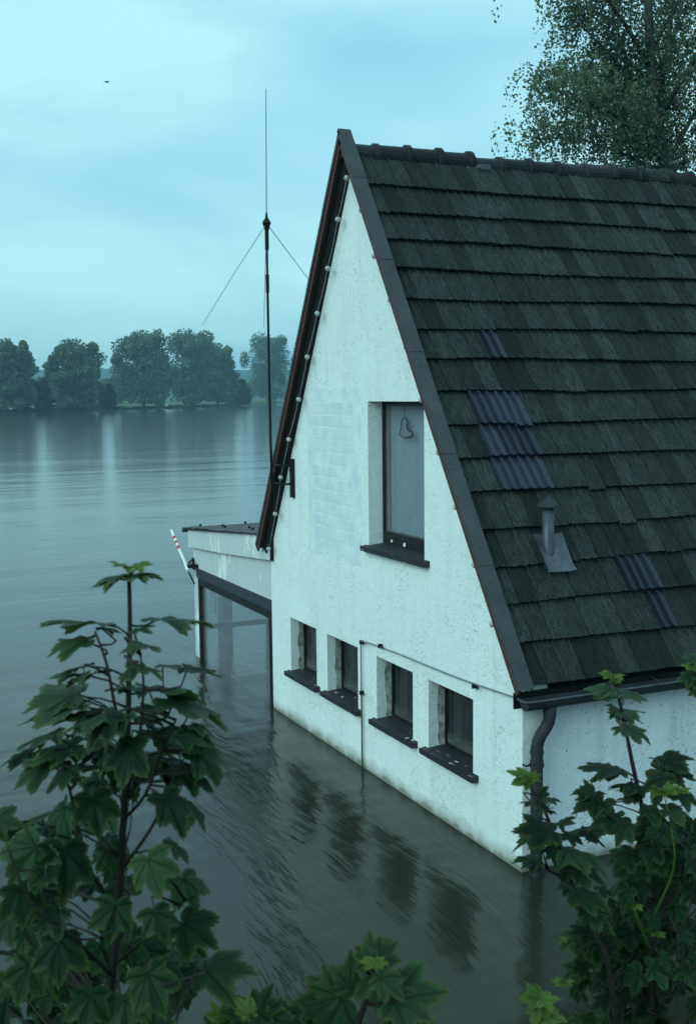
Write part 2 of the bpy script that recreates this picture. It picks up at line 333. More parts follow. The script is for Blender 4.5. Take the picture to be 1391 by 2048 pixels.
def mat_board():
    t = NT('peeling_painted_board'); v = t.coord('Object')
    base = t.mix(t.noise(v, 1.3, 4), (0.50, 0.53, 0.54), (0.62, 0.64, 0.63))
    run = t.noise(t.coord('Object', scale=(6, 6, 1.6)), 1.6, 6, 0.7); zone = t.noise(v, 0.9, 2)
    pk = t.ramp(t.math('ADD', run, t.math('MULTIPLY_ADD', zone, 0.7, -0.35)), [(0.60, 0.0), (0.63, 1.0)])
    c = t.mix(pk, base, (0.82, 0.83, 0.79))
    dk = t.ramp(t.noise(v, 15, 3, .7), [(0.70, 0.0), (0.76, 0.5)]); c = t.mix(dk, c, (0.2, 0.22, 0.22))
    return t.pbr(c, 0.8, t.bump(t.math('ADD', t.noise(v, 30, 4), pk), 0.4, 0.006), 0, 0.3)
M = dict(
    wall=mat_plaster('white_plaster'), sidewall=mat_plaster('white_plaster_grimy_skytint', (0.80, 0.84, 0.88), 1.6),  # side plaster: more grime, blue skylight tinted into the base colour
    board=mat_board(), mould=simple('mouldy_plaster', (0.19, 0.20, 0.19), 0.95, 0.75, 9, bump=0.8, dist=0.02),
    old=mat_tile('old_concrete_tile', [(0.004, 0.0045, 0.005), (0.048, 0.049, 0.048), (0.012, 0.018, 0.008)], 0.9),
    new=mat_tile('new_engobed_tile', [(0.020, 0.020, 0.033), (0.032, 0.031, 0.048), (0.020, 0.022, 0.026)], 0.30, 0.25),
    ridge=mat_tile('ridge_tile_dark', [(0.010, 0.010, 0.014), (0.022, 0.021, 0.028), (0.014, 0.014, 0.013)], 0.42, 0.3, 0.14),
    deck=simple('roof_deck', (0.015, 0.014, 0.013), 0.9),
    cap=simple('verge_slate', (0.060, 0.058, 0.064), 0.62, 0.22, 3.0, bump=0.2),
    barge=simple('barge_brown', (0.085, 0.036, 0.028), 0.55, 0.25, 6.0, stretch=(1, 1, 1)),
    rafter=simple('rafter_dark', (0.008, 0.006, 0.006), 0.6),
    soffit=simple('soffit_brown', (0.034, 0.020, 0.018), 0.45),
    zinc=simple('zinc', (0.085, 0.09, 0.105), 0.45, 0.3, 9, metal=0.35, bump=0.12),
    zincd=simple('weathered_zinc', (0.034, 0.035, 0.042), 0.6, 0.35, 9, metal=0.0, bump=0.15),
    lead=simple('lead_flashing', (0.11, 0.11, 0.135), 0.5, 0.3, 12, metal=0.3, bump=0.4, dist=0.01),
    wire=simple('galvanised_wire', (0.22, 0.24, 0.26), 0.5, 0.3, 20, metal=0.3),
    rust=simple('rusty_wire', (0.11, 0.085, 0.04), 0.8, 0.4, 20),
    iron=simple('black_iron', (0.009, 0.009, 0.010), 0.55),
    frame=simple('dark_window_frame', (0.013, 0.011, 0.012), 0.5, 0.3),
    frameg=simple('slate_blue_frame', (0.040, 0.044, 0.056), 0.5, 0.3, 5),
    white=simple('white_enamel', (0.80, 0.80, 0.77), 0.45, 0.06),
    red=simple('red_paint', (0.55, 0.05, 0.035), 0.5, 0.15),
    curtain=simple('net_curtain', (0.28, 0.32, 0.36), 0.95, 0.2, 90, bump=0.5),
    curtaind=simple('unlit_room_blind', (0.016, 0.017, 0.019), 0.95, 0.35, 4),  # the unlit room's darkness is painted into this blind
    dark=simple('dark_interior', (0.03, 0.03, 0.03), 0.9),
    glass=mat_glass('window_glass', grey_mix=0.13, refl=1.6), glassd=mat_glass('dusty_window_glass', (0.80, 0.84, 0.86), 0.30, 0.6),  # annex panes: the grey diffuse mix stands in for paler reflections
    glassu=mat_glass('patterned_window_glass', (0.90, 0.95, 0.98), 0.22, 0.7),
    felt=simple('grey_roofing', (0.105, 0.105, 0.105), 0.9, 0.5, 30, bump=0.6, dist=0.01),
    water=mat_water(),
    earth=simple('bank_earth', (0.055, 0.048, 0.026), 0.95, 0.5, 4, bump=0.8, dist=0.05),
    grass=simple('far_meadow', (0.075, 0.11, 0.035), 0.95, 0.35, 0.05),
    hill=simple('wooded_hill', (0.028, 0.042, 0.022), 1.0, 0.4, 0.02),
    stem=simple('maple_stem', (0.020, 0.016, 0.013), 0.7, 0.4, 40),
    petiole=simple('maple_petiole', (0.032, 0.020, 0.018), 0.55, 0.3, 30),
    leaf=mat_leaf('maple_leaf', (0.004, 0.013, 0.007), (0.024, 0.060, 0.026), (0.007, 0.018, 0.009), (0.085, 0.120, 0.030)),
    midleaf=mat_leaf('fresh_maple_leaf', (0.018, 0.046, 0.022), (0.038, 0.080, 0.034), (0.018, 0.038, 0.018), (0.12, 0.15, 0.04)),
    young=mat_leaf('young_maple_leaf', (0.065, 0.125, 0.026), (0.12, 0.19, 0.040), (0.07, 0.11, 0.03), (0.17, 0.20, 0.05)),
    birchleaf=mat_foliage('birch_leaves', (0.042, 0.080, 0.050), (0.185, 0.26, 0.145), 0.45),
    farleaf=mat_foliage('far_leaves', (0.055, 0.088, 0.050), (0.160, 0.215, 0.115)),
    farbush=mat_foliage('far_bush_leaves', (0.012, 0.024, 0.014), (0.034, 0.055, 0.028)),
    bark=simple('bark', (0.050, 0.046, 0.040), 0.9, 0.4, 6),
    birchbark=simple('birch_bark', (0.045, 0.043, 0.040), 0.8, 0.6, 5),
    bird=simple('brown_feathers', (0.05, 0.04, 0.03), 0.8),
)
def mat_bulb():
    t = NT('frosted_bulb'); return t.pbr((0.40, 0.40, 0.38), 0.25, None, 0, 0.6)
M['bulb'] = mat_bulb()
def mat_sill():
    t = NT('stained_sill'); v = t.coord('Object')
    c = t.mix(t.noise(v, 12, 4), (0.010, 0.009, 0.012), (0.026, 0.023, 0.028))
    s_ = t.ramp(t.noise(v, 11, 3, 0.6), [(0.665, 0.0), (0.69, 1.0)])
    c = t.mix(s_, c, (0.55, 0.55, 0.52))
    return t.pbr(c, 0.6, t.bump(t.noise(v, 40, 3), 0.3, 0.004))
M['sill'] = mat_sill()
def mat_patch():
    t = NT('patched_block'); v = t.coord('Object'); rn = t.n('ShaderNodeObjectInfo').outputs['Random']
    big = t.noise(v, 3.0, 6, 0.7)
    c = t.mix(t.ramp(big, [(0.35, 0.0), (0.65, 1.0)]), (0.58, 0.65, 0.69), (0.80, 0.83, 0.82))
    c = t.mix(t.math('MULTIPLY', rn, 0.35), c, (0.64, 0.71, 0.75))
    return t.pbr(c, 0.93, t.bump(t.noise(v, 45, 5, 0.65), 0.5, 0.01), 0, 0.2)
M['block'] = mat_patch()
def mat_smear():
    t = NT('cement_smear'); v = t.coord('Object')
    c = t.mix(t.ramp(t.noise(v, 3.2, 6, 0.6), [(0.3, 0.0), (0.7, 1.0)]), (0.58, 0.66, 0.70), (0.84, 0.87, 0.85))
    return t.pbr(c, 0.93, t.bump(t.noise(v, 50, 5, 0.65), 0.5, 0.01), 0, 0.2)
M['smear'] = mat_smear()

# ------------------------------------------------------------------ setting: river, near bank, far bank, hills
rv = bpy.data.objects.new('river', mesh('river', [(-2600, -2600, 0), (2600, -2600, 0), (2600, 2600, 0), (-2600, 2600, 0)], [(0, 1, 2, 3)], M['water'])); link(rv); rv['kind'] = 'structure'

FWD = Vector((float(W(CX, CY)[0]), float(W(CX, CY)[1]), 0)).normalized(); SIDE = Vector((FWD.y, -FWD.x, 0))
def bank_h(q):
    return 3.3 if q < 0.2 else 3.3 - 0.62 * (q - 0.2)
V = []; F = []; qs = [-60, -20, -6, -2, 0.2, 0.8, 1.4, 2, 2.6, 3.2, 3.8, 4.4, 5, 5.6, 6.4, 7.4]; ws = [-80, -40, -20, -10] + [x * 0.6 for x in range(-12, 13)] + [10, 20, 40, 80]
for q in qs:
    for w_ in ws:
        pp = Vector((CAM[0], CAM[1], 0)) + FWD * (q + 0.25 * math.sin(w_ * 0.9) * (q > 0.5)) + SIDE * w_
        V.append((pp.x, pp.y, bank_h(q) + (0.12 * mnoise.noise(Vector((pp.x, pp.y, 0)) * 1.3) if q > -2 else 0)))
nw = len(ws)
for i in range(len(qs) - 1):
    for j in range(nw - 1): F.append((i*nw+j, i*nw+j+1, (i+1)*nw+j+1, (i+1)*nw+j))
o = part('near_bank', V, F, M['earth'], None, True); o['kind'] = 'structure'
def bank_z(x, y):
    q = (Vector((x, y, 0)) - Vector((CAM[0], CAM[1], 0))).dot(FWD); return bank_h(q)

# far bank: its waterline follows the one in the photograph
BL = [onplane(px, py, (0, 0, 1), 0.0) for px, py in [(0, 828), (100, 826), (230, 821), (350, 817), (480, 812), (540, 808)]]
BL = [(-318, -140), (-345, -40)] + [(b[0], b[1]) for b in BL] + [(-700, 330), (-900, 560), (-1100, 1000)]
BL = [(-250, -700)] + BL
V = []; F = []
for i, (x, y) in enumerate(BL):
    d = Vector((x - CAM[0], y - CAM[1], 0)).normalized()
    for k_, (off, z) in enumerate([(-3, -0.8), (0, 0.0), (4, 0.9), (30, 1.2), (200, 1.5), (900, 2.0), (1500, 3.0)]):
        V.append((x + d.x * off, y + d.y * off, z))
for i in range(len(BL) - 1):
    for k_ in range(6): F.append((i*7+k_, (i+1)*7+k_, (i+1)*7+k_+1, i*7+k_+1))
o = part('far_bank', V, F, M['grass'], None, True); o['kind'] = 'structure'

V = []; F = []; NA = 90
for i in range(NA + 1):
    a = math.radians(120 + 100 * i / NA); d = Vector((math.cos(a), math.sin(a), 0))
    hh = 47 + 7 * mnoise.noise(Vector((i * 0.11, 2.3, 0))) + 3.0 * mnoise.noise(Vector((i * 0.45, 7.3, 0)))
    for (rr, z) in ((1500, 0), (1750, hh * 0.55), (1950, hh), (2150, hh * 0.9)):
        V.append((CAM[0] + d.x * rr, CAM[1] + d.y * rr, z))
for i in range(NA):
    for k_ in range(3): F.append((i*4+k_, i*4+k_+1, (i+1)*4+k_+1, (i+1)*4+k_))
o = part('hills', V, F, M['hill'], None, True); o['kind'] = 'structure'

# ------------------------------------------------------------------ the house
L = 8.8; XA, XB = -7.11, 0.0
RS, RC = -0.665, 1.527          # right roof plane (verge level):  x = RS*z + RC
LS, LC = 0.587, -8.875          # left roof plane:                 x = LS*z + LC
ZAP = (RC - LC) / (LS - RS); XAP = RS * ZAP + RC
uR = Vector((-RS, 0, -1)).normalized(); nR = Vector((-uR.z, 0, uR.x))
uL = Vector((-LS, 0, -1)).normalized(); nL = Vector((uL.z, 0, -uL.x))
AP = Vector((XAP, 0, ZAP))
OR = Vector((-3.812, 0, 8.031)); S0 = (AP - OR).dot(uR)      # s measured from OR down the slope, apex at S0
def rR(y, s, n): p = OR + uR * s + nR * n; return Vector((p.x, y, p.z))
def rL(y, s, n): p = AP + uL * s + nL * n; return Vector((p.x, y, p.z))
house = thing('house', 'steep gabled white plastered house with dark tiled roof, standing flooded in the river', 'house', (-3.5, 4.4, 0))

def zr(x, off):  # underside of right roof at x, off metres (perpendicular) below the verge plane
    return (RC - x) / (-RS) - off / abs(uR.x) if False else (RC - x) / (-RS) - off / nR.z
def zl(x, off): return (x - LC) / LS - off / nL.z
def wall_top(x): return min(zr(x, 0.17), zl(x, 0.25))
xpk = None
for i in range(2000):
    x = -7 + 7 * i / 2000
    if zr(x, 0.17) < zl(x, 0.25): xpk = x; break

HOLES = [(-3.575, -2.08, 3.02, 4.865)]
for (a, b) in ((-6.33, -5.34), (-4.955, -3.945), (-3.38, -2.39), (-1.995, -0.98)): HOLES.append((a, b, 0.775, 1.60))
def holed_wall(x0, x1, zb, top, holes, brk, y0, y1):
    xs = sorted(set([x0, x1] + [h[0] for h in holes] + [h[1] for h in holes] + brk)); mb = MB()
    for yy, flip in ((y0, False), (y1, True)):
        for a, b in zip(xs[:-1], xs[1:]):
            hs = sorted([h for h in holes if h[0] <= a + 1e-6 and h[1] >= b - 1e-6], key=lambda h: h[2])
            segs = []; za = zb_ = zb
            for h in hs: segs.append((za, zb_, h[2], h[2])); za = zb_ = h[3]
            segs.append((za, zb_, top(a), top(b)))
            for (l0, r0, l1, r1) in segs:
                q = [(a, yy, l0), (b, yy, r0), (b, yy, r1), (a, yy, l1)]
                mb.add(q, [(0, 1, 2, 3) if not flip else (3, 2, 1, 0)])
    for (a, b, c, d) in holes:
        mb.add([(a, y0, c), (a, y1, c), (a, y1, d), (a, y0, d)], [(0, 1, 2, 3)])
        mb.add([(b, y0, c), (b, y1, c), (b, y1, d), (b, y0, d)], [(3, 2, 1, 0)])
        mb.add([(a, y0, d), (a, y1, d), (b, y1, d), (b, y0, d)], [(0, 1, 2, 3)])
    for a, b in zip(xs[:-1], xs[1:]): mb.add([(a, y0, top(a)), (b, y0, top(b)), (b, y1, top(b)), (a, y1, top(a))], [(0, 1, 2, 3)])
    for x_, f in ((x0, (3, 2, 1, 0)), (x1, (0, 1, 2, 3))): mb.add([(x_, y0, zb), (x_, y1, zb), (x_, y1, top(x_)), (x_, y0, top(x_))], [f])
    return mb
gable = holed_wall(XA, XB, -1.5, wall_top, HOLES, [xpk], 0.0, 0.30).build('gable_wall', M['wall'], house)
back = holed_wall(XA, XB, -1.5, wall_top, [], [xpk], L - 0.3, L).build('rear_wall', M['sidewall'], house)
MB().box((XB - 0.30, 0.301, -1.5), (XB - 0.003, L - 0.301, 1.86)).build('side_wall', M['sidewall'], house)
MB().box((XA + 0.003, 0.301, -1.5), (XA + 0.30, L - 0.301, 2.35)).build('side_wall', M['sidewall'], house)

# bricked-up former window beside the upper one: ghost of the blocks
pz0, pz1, px0, px1 = 2.72, 5.06, -5.56, -3.80
rows = 11; zh = (4.86 - 2.95) / rows; k_ = 0
def ragged(x0, x1, z0, z1, n, amp, seed):
    pts = []
    rnd = random.Random(seed)
    for (a, b) in (((x0, z0), (x1, z0)), ((x1, z0), (x1, z1)), ((x1, z1), (x0, z1)), ((x0, z1), (x0, z0))):
        for i in range(n):
            f = i / n; pts.append((a[0] + (b[0]-a[0])*f + rnd.uniform(-amp, amp), a[1] + (b[1]-a[1])*f + rnd.uniform(-amp, amp)))
    return pts
poly = ragged(px0, px1, pz0, pz1, 22, 0.045, 3)
mb = MB(); n = len(poly); cx_, cz_ = (px0 + px1) / 2, (pz0 + pz1) / 2
mb.add([(x, 0.0, z) for x, z in poly] + [(cx_ + (x - cx_) * 0.975, -0.004, cz_ + (z - cz_) * 0.985) for x, z in poly] , [tuple(range(n, 2*n))] + [(i, (i+1) % n, n + (i+1) % n, n + i) for i in range(n)])
mb.build('cement_patch', M['smear'], gable)
rb = random.Random(11)
for r in range(rows):
    z0 = 2.95 + r * zh; xs = [-5.36 + (0.28 if r % 2 else 0.0)]
    if r % 2: xs = [-5.36] + xs
    while xs[-1] < -4.05: xs.append(min(xs[-1] + 0.56, -4.0))
    for a, b in zip(xs[:-1], xs[1:]):
        if b - a < 0.1 or rb.random() < 0.12: continue
        j = lambda: rb.uniform(-0.012, 0.012)
        q = [(a + 0.02 + j(), z0 + 0.014 + j()*.5), (b - 0.02 + j(), z0 + 0.014 + j()*.5), (b - 0.02 + j(), z0 + zh - 0.014 + j()*.5), (a + 0.02 + j(), z0 + zh - 0.014 + j()*.5)]
        mb = MB(); i_ = 0.010
        cxx = sum(p[0] for p in q) / 4; czz = sum(p[1] for p in q) / 4
        q2 = [(p[0] + (i_ if p[0] < cxx else -i_), p[1] + (i_ if p[1] < czz else -i_)) for p in q]
        mb.add([(x, -0.0043, z) for x, z in q] + [(x, -0.0060, z) for x, z in q2], [(4, 5, 6, 7), (0, 1, 5, 4), (1, 2, 6, 5), (2, 3, 7, 6), (3, 0, 4, 7)])
        mb.build('block', M['block'], gable)

# ---- windows
def wavy(x0, x1, z0, z1, y, amp, waves, n=40, seed=0):
    rr = random.Random(seed); mb = MB(); V = []; F = []; ph = rr.random() * 6
    for i in range(n + 1):
        f = i / n; x = x0 + (x1 - x0) * f
        for z, k2 in ((z0, 1.25), (z0 * .5 + z1 * .5, 1.0), (z1, 0.7)):
            V.append((x + 0.01 * math.sin(f * waves * 4 + z), y + amp * k2 * math.sin(f * waves * 6.283 + ph + 0.5 * math.sin(f * 9)), z))
    for i in range(n):
        for k2 in range(2): F.append((i*3+k2, (i+1)*3+k2, (i+1)*3+k2+1, i*3+k2+1))
    return mb.add(V, F)
def window(hole, ydep, label, sill_out, sill_over, upper=False):
    a, b, c, d = hole
    mb = MB(); fw = 0.05
    y0, y1 = ydep, ydep + 0.055
    e = 0.004
    mb.box((a + e, y0, c + e), (a + fw, y1, d - e)); mb.box((b - fw, y0, c + e), (b - e, y1, d - e)); mb.box((a + fw + .001, y0 + .002, d - fw), (b - fw - .001, y1 - .002, d - e))
    fb = 0.17 if upper else 0.05
    mb.box((a + fw + .001, y0 - .004, c + e), (b - fw - .001, y1 - .002, c + fb))
    w_ = mb.build('window', M['frame'], house)
    if label: w_['label'] = label
    MB().box((a + fw, y0 + 0.024, c + fb), (b - fw, y0 + 0.030, d - fw)).build('pane', M['glassu'] if upper else M['glassd'], w_)
    # sill: a slab with a worn nose, dished a little
    x0, x1 = a - sill_over, b + sill_over * 1.5; yo = -sill_out; zt = c - 0.004
    P = [(x0, yo, zt - 0.075), (x1, yo, zt - 0.075), (x1, -0.001, zt - 0.075), (x0, -0.001, zt - 0.075), (x0 + .006, yo + .012, zt - 0.012), (x1 - .006, yo + .012, zt - 0.012), (x1, -0.001, zt), (x0, -0.001, zt)]
    s_ = MB().hexa(P)
    s_.box((x0 + .002, yo - .004, zt - 0.060), (x1 - .002, yo + .010, zt - 0.006))
    so_ = s_.add([(a + .001, -0.004, zt + .006), (b - .001, -0.004, zt + .006), (b - .001, 0.299, c + 0.022), (a + .001, 0.299, c + 0.022)], [(0, 1, 2, 3)])
    s_.add([(a + .001, -0.004, zt + .006), (b - .001, -0.004, zt + .006), (b - .001, -0.004, zt - .03), (a + .001, -0.004, zt - .03)], [(3, 2, 1, 0)])
    s_.build('sill', M['sill'], w_)
    return w_
wu = window(HOLES[0], 0.20, 'tall upper window with patterned pane', 0.085, 0.085, True)
a, b, c, d = HOLES[0]
wavy(a + 0.06, b - 0.06, c + 0.17, d - 0.06, 0.31, 0.012, 7, 60, 2).build('curtain', M['curtain'], wu, True)
for (x, z, r) in ((-3.30, 3.09, 0.020), (-2.95, 3.08, 0.028)):
    mb = MB(); pts = [(x + r * (1 + .4 * math.sin(k2 * 2.3)) * math.cos(k2), 0.193, z + r * math.sin(k2)) for k2 in [i * 6.283 / 9 for i in range(9)]]
    mb.prism(pts, (0, 0, 0), (0, -0.006, 0)).build('paint_fleck', M['white'], wu)
for i, h in enumerate(HOLES[1:]):
    w_ = window(h, 0.20, None, 0.085, 0.08)
    a, b, c, d = h
    # old mortar strip along the left of each recess
    P = []
    mb = MB(); rr = random.Random(40 + i); pts = []
    for k2 in range(9): pts.append((a + 0.002, 0.198 - 0.055 - rr.uniform(0, 0.035), c + 0.02 + (d - c - 0.03) * k2 / 8))
    V = [(p[0], p[1], p[2]) for p in pts] + [(a + 0.034, 0.198, p[2]) for p in pts] + [(a + 0.001, 0.198, p[2]) for p in pts]
    F = []
    for k2 in range(8): F += [(k2, k2+1, 10+k2, 9+k2), (9+k2, 10+k2, 19+k2, 18+k2)]
    mb.add(V, F).build('mortar_strip', M['mould'], w_)
    wavy(a + 0.05, b - 0.05, c + 0.05, d - 0.05, 0.30, 0.014, 4 + i, 40, 5 + i).build('curtain', M['curtaind'], w_, True)
# ornament hanging behind the upper pane
cen = gp(806, 855, 0.20); mb = MB()
orn = thing('window_ornament', 'small dark bell-shaped ornament hanging in the tall upper window', 'ornament', (cen[0], 0.19, cen[2] - 0.12))
prof = [(0.0, 0.16), (0.05, 0.13), (0.06, 0.07), (0.045, 0.03), (0.07, -0.04), (0.14, -0.06), (0.16, -0.12), (0.10, -0.145), (0.02, -0.165), (-0.05, -0.15), (-0.11, -0.12), (-0.08, -0.06), (-0.06, 0.0), (-0.06, 0.07), (-0.05, 0.13)]
pts = [Vector((cen[0] + 1.35 * u_, 0.213, cen[2] + 0.78 * v_)) for u_, v_ in prof]
MB().tube(pts + [pts[0]], 0.0045, 6).build('outline', M['iron'], orn)
MB().prism([p + Vector((0, 0.002, 0)) for p in pts], (0, 0, 0), (0, 0.004, 0)).build('body', simple('smoked_glass', (0.13, 0.155, 0.17), 0.4), orn)
MB().tube([(cen[0], 0.213, cen[2] + 0.125), (cen[0], 0.213, HOLES[0][3] - 0.05)], 0.0025, 5).build('thread', M['iron'], orn)

# ---- roof: deck, tiles, ridge, verge
mb = MB()
sE = 7.20
def slab(f, s0, s1, n0, n1, y0, y1):
    return [f(y0, s0, n0), f(y1, s0, n0), f(y1, s1, n0), f(y0, s1, n0), f(y0, s0, n1), f(y1, s0, n1), f(y1, s1, n1), f(y0, s1, n1)]
mb.hexa(slab(rR, S0 + 0.28, sE - 0.10, -0.18, -0.105, 0.004, L - 0.004))
mb.hexa(slab(rL, 0.30, 6.45, -0.22, -0.105, 0.004, L - 0.004))
roof = mb.build('roof', M['deck'], house)
TW, GA, TL = 0.235, 0.4448, 0.50
def tile_mesh(name, mat, roll, seed):
    rr = random.Random(seed)
    prof = [(0.004, 0.002), (0.013, roll), (0.030, roll), (0.040, 0.004), (0.117, 0.003), (0.127, roll), (0.146, roll), (0.157, 0.004), (TW - 0.004, 0.001)]
    V = []; F = []; n = len(prof)
    for (yy, dz) in ((0.0, 0.064), (0.25, 0.034), (TL, 0.0)):
        for (x, h) in prof:
            wob = rr.uniform(-0.003, 0.003) if yy == 0 else 0
            V.append((x, yy + wob, dz + h))
    for i in range(2):
        for k2 in range(n-1): F.append((i*n+k2, i*n+k2+1, (i+1)*n+k2+1, (i+1)*n+k2))
    b0 = len(V)
    for (x, h) in prof: V.append((x, 0.010, 0.064 + h - 0.056))
    for k2 in range(n-1): F.append((b0+k2, b0+k2+1, k2+1, k2))
    F.append((b0, 0, n, 2*n)); F.append((b0+n-1, 3*n-1, 2*n-1, n-1))
    return mesh(name, V, F, mat)
OLD = [tile_mesh('tile', M['old'], 0.019, i) for i in range(6)]; NEW = tile_mesh('tile', M['new'], 0.040, 50)
NEWSET = {(8, 2), (8, 3), (8, 4), (9, 2), (9, 3), (9, 4), (10, 2), (10, 3), (10, 4), (6, 4), (13, 7), (13, 8), (14, 8)}
TM = Matrix(((0, -uR.x, nR.x), (1, -uR.y, nR.y), (0, -uR.z, nR.z)))
ncol = int((L - 0.0) / TW) + 1
rest = MB(); cand = []
for k2 in range(16):
    for j in range(ncol):
        s = 0.53 + GA * k2; y = -0.044 + TW * j
        if y > L - 0.2: continue
        px, py, _ = topx(rR(y + 0.05, s - 0.2, 0)); cand.append((px, k2, j, s, y))
cand.sort()
tr = random.Random(5); ntile = 0
for (px, k2, j, s, y) in cand:
    p = rR(y + tr.uniform(-.003, .003), s + tr.uniform(-0.006, 0.006) + (tr.uniform(0.015, 0.04) if tr.random() < 0.05 else 0) + 0.016 * math.sin(y * 1.1 + k2 * 1.7), -0.086 + (0.012 if (k2, j) in NEWSET else 0) + tr.uniform(-0.002, 0.003) + 0.008 * math.sin(y * 1.3 + k2 * 0.9))
    rot = TM @ Matrix.Rotation(tr.uniform(-0.006, 0.006), 3, 'Z') @ Matrix.Rotation(tr.uniform(-0.008, 0.010), 3, 'X')
    me = NEW if (k2, j) in NEWSET else OLD[tr.randrange(6)]
    if px < 1430 and ntile < 300:
        ntile += 1
        t_ = bpy.data.objects.new('tile', me); COL.objects.link(t_); t_.parent = roof
        t_.matrix_local = Matrix.Translation(p - wl(roof)) @ rot.to_4x4()
    else:
        rest.add([p + rot @ v.co for v in me.vertices], [tuple(f.vertices) for f in me.polygons])
o = rest.build('farther_tiles', M['old'], roof); o['kind'] = 'stuff'
TML = Matrix(((0, -uL.x, nL.x), (-1, -uL.y, nL.y), (0, -uL.z, nL.z))); rest = MB()
for k2 in range(14):
    for j in range(ncol):
        s = 0.74 + GA * k2; y = 0.19 + TW * j
        if y > L: continue
        p = rL(y, s, -0.080); me = OLD[tr.randrange(6)]
        rest.add([p + TML @ v.co for v in me.vertices], [tuple(f.vertices) for f in me.polygons])
o = rest.build('river_slope_tiles', M['old'], roof); o['kind'] = 'stuff'

# ridge tiles: tapered half rounds, each lapping the next with a raised collar
RZ = ZAP - 0.315
def ridge_mesh(name, mat, ln):
    V = []; F = []; n = 11
    for (yy, r) in ((0.0, 0.142), (ln - 0.06, 0.150), (ln - 0.045, 0.176), (ln + 0.015, 0.180), (ln + 0.030, 0.150)):
        for k2 in range(n):
            g = math.radians(-14 + 208 * k2 / (n-1)); rr_ = r * (1 + 0.06 * max(0, math.sin(g)) ** 6)
            V.append((rr_ * math.cos(g), yy, rr_ * math.sin(g)))
    for i in range(4):
        for k2 in range(n-1): F.append((i*n+k2+1, i*n+k2, (i+1)*n+k2, (i+1)*n+k2+1))
    F.append(tuple(range(n)))
    return mesh(name, V, F, mat)
RDG = ridge_mesh('ridge_tile', M['ridge'], 0.468); RDGO = ridge_mesh('ridge_tile', M['old'], 0.468)
y = -0.13; i = 0
while y < L - 0.3:
    o_ = bpy.data.objects.new('ridge_tile', RDG if y < 4.2 else RDGO)
    link(o_, roof, (XAP + tr.uniform(-.006, .006), y, RZ + 0.018 * math.sin(y * 1.7 + 0.6) - (0.03 if 1.6 < y < 2.0 else 0)))
    o_.rotation_euler = (tr.uniform(-0.03, 0.012), tr.uniform(-0.05, 0.05), tr.uniform(-0.015, 0.015)); y += 0.468
mb = MB(); p = rR(1.72, 0.11, -0.03); mb.prism([p + Vector((0, a_, b_)) for a_, b_ in ((0, 0), (.12, -.01), (.22, .0), (.2, .05), (.1, .06), (.02, .045))], (0, 0, 0), (0.03, 0, 0)).build('mortar_lump', M['lead'], roof)

# verge: grey capping panels, red-brown board under them, dark flying rafter against the wall
def s_at(px, py):
    n_ = np.array([nR.x, 0, nR.z]); q = onplane(px, py, n_, float(n_ @ np.array([OR.x, 0, OR.z]))); return (Vector(q) - OR).dot(uR)
JR = [S0 - 0.02] + [s_at(*p) for p in ((716, 353), (776, 518), (837, 702), (906, 905), (974, 1129))] + [7.24]
YF = -0.175
def verge_panel(f, s0, s1, dn):
    g = 0.003; mb = MB(); a0, a1 = s0 + g, s1 + 0.012
    P = [(YF, -0.052), (YF, 0.0), (0.0, 0.0), (0.0, -0.045), (-0.012, -0.045), (-0.012, -0.014), (YF + 0.012, -0.014), (YF + 0.012, -0.052)]
    ring = []
    for s, k2 in ((a0, dn), (a1, dn + 0.006)):
        ring.append([f(y, s, n + k2) for y, n in P])
    n = len(P); V = ring[0] + ring[1]
    F = [(i, (i+1) % n, n + (i+1) % n, n + i) for i in range(n)] + [tuple(range(n-1, -1, -1)), tuple(range(n, 2*n))]
    mb.add(V, F); vp = mb.build('verge_panel', M['cap'], roof)
    for fs in (0.15, 0.85):
        for fy in (-0.10,):
            c_ = f(fy, a0 + (a1 - a0) * fs, dn + 0.003); MB().lathe((c_.x, c_.y, c_.z), [(0.0, 0.006), (0.007, 0.004), (0.008, -0.006)], 6).build('nail', M['iron'], roof)
for a_, b_ in zip(JR[:-1], JR[1:]): verge_panel(rR, a_, b_, 0.002)
for i in range(6): verge_panel(rL, -0.0 + i * 1.10 + (0.01 if i == 0 else 0), min((i + 1) * 1.10, 6.62), 0.0)
for f, s0, s1 in ((rR, S0 + 0.05, 7.26), (rL, 0.05, 6.66)):
    MB().hexa(slab(f, s0, s1, -0.116, -0.018, YF + 0.016, YF + 0.040)).build('barge_board', M['barge'], roof)
MB().hexa(slab(rL, 0.12, 6.60, -0.112, -0.03, YF + 0.042, -0.085)).build('soffit_board', M['soffit'], roof)
MB().hexa(slab(rL, 0.30, 6.60, -0.255, -0.03, -0.080, -0.004)).build('flying_rafter', M['rafter'], roof)
MB().hexa(slab(rR, S0 + 0.25, 7.15, -0.112, -0.03, YF + 0.042, -0.004)).build('soffit_board', M['rafter'], roof)
MB().box((0.020, -0.13, 1.76), (0.048, L, 1.925)).build('eaves_filler', M['rafter'], roof)  # dark filler added so the gap behind the gutter reads shaded
MB().box((-0.29, 0.302, 1.862), (0.016, L - .302, 1.93)).build('dark_plate', M['rafter'], roof)  # dark filler added over the pale wall head to darken the eaves

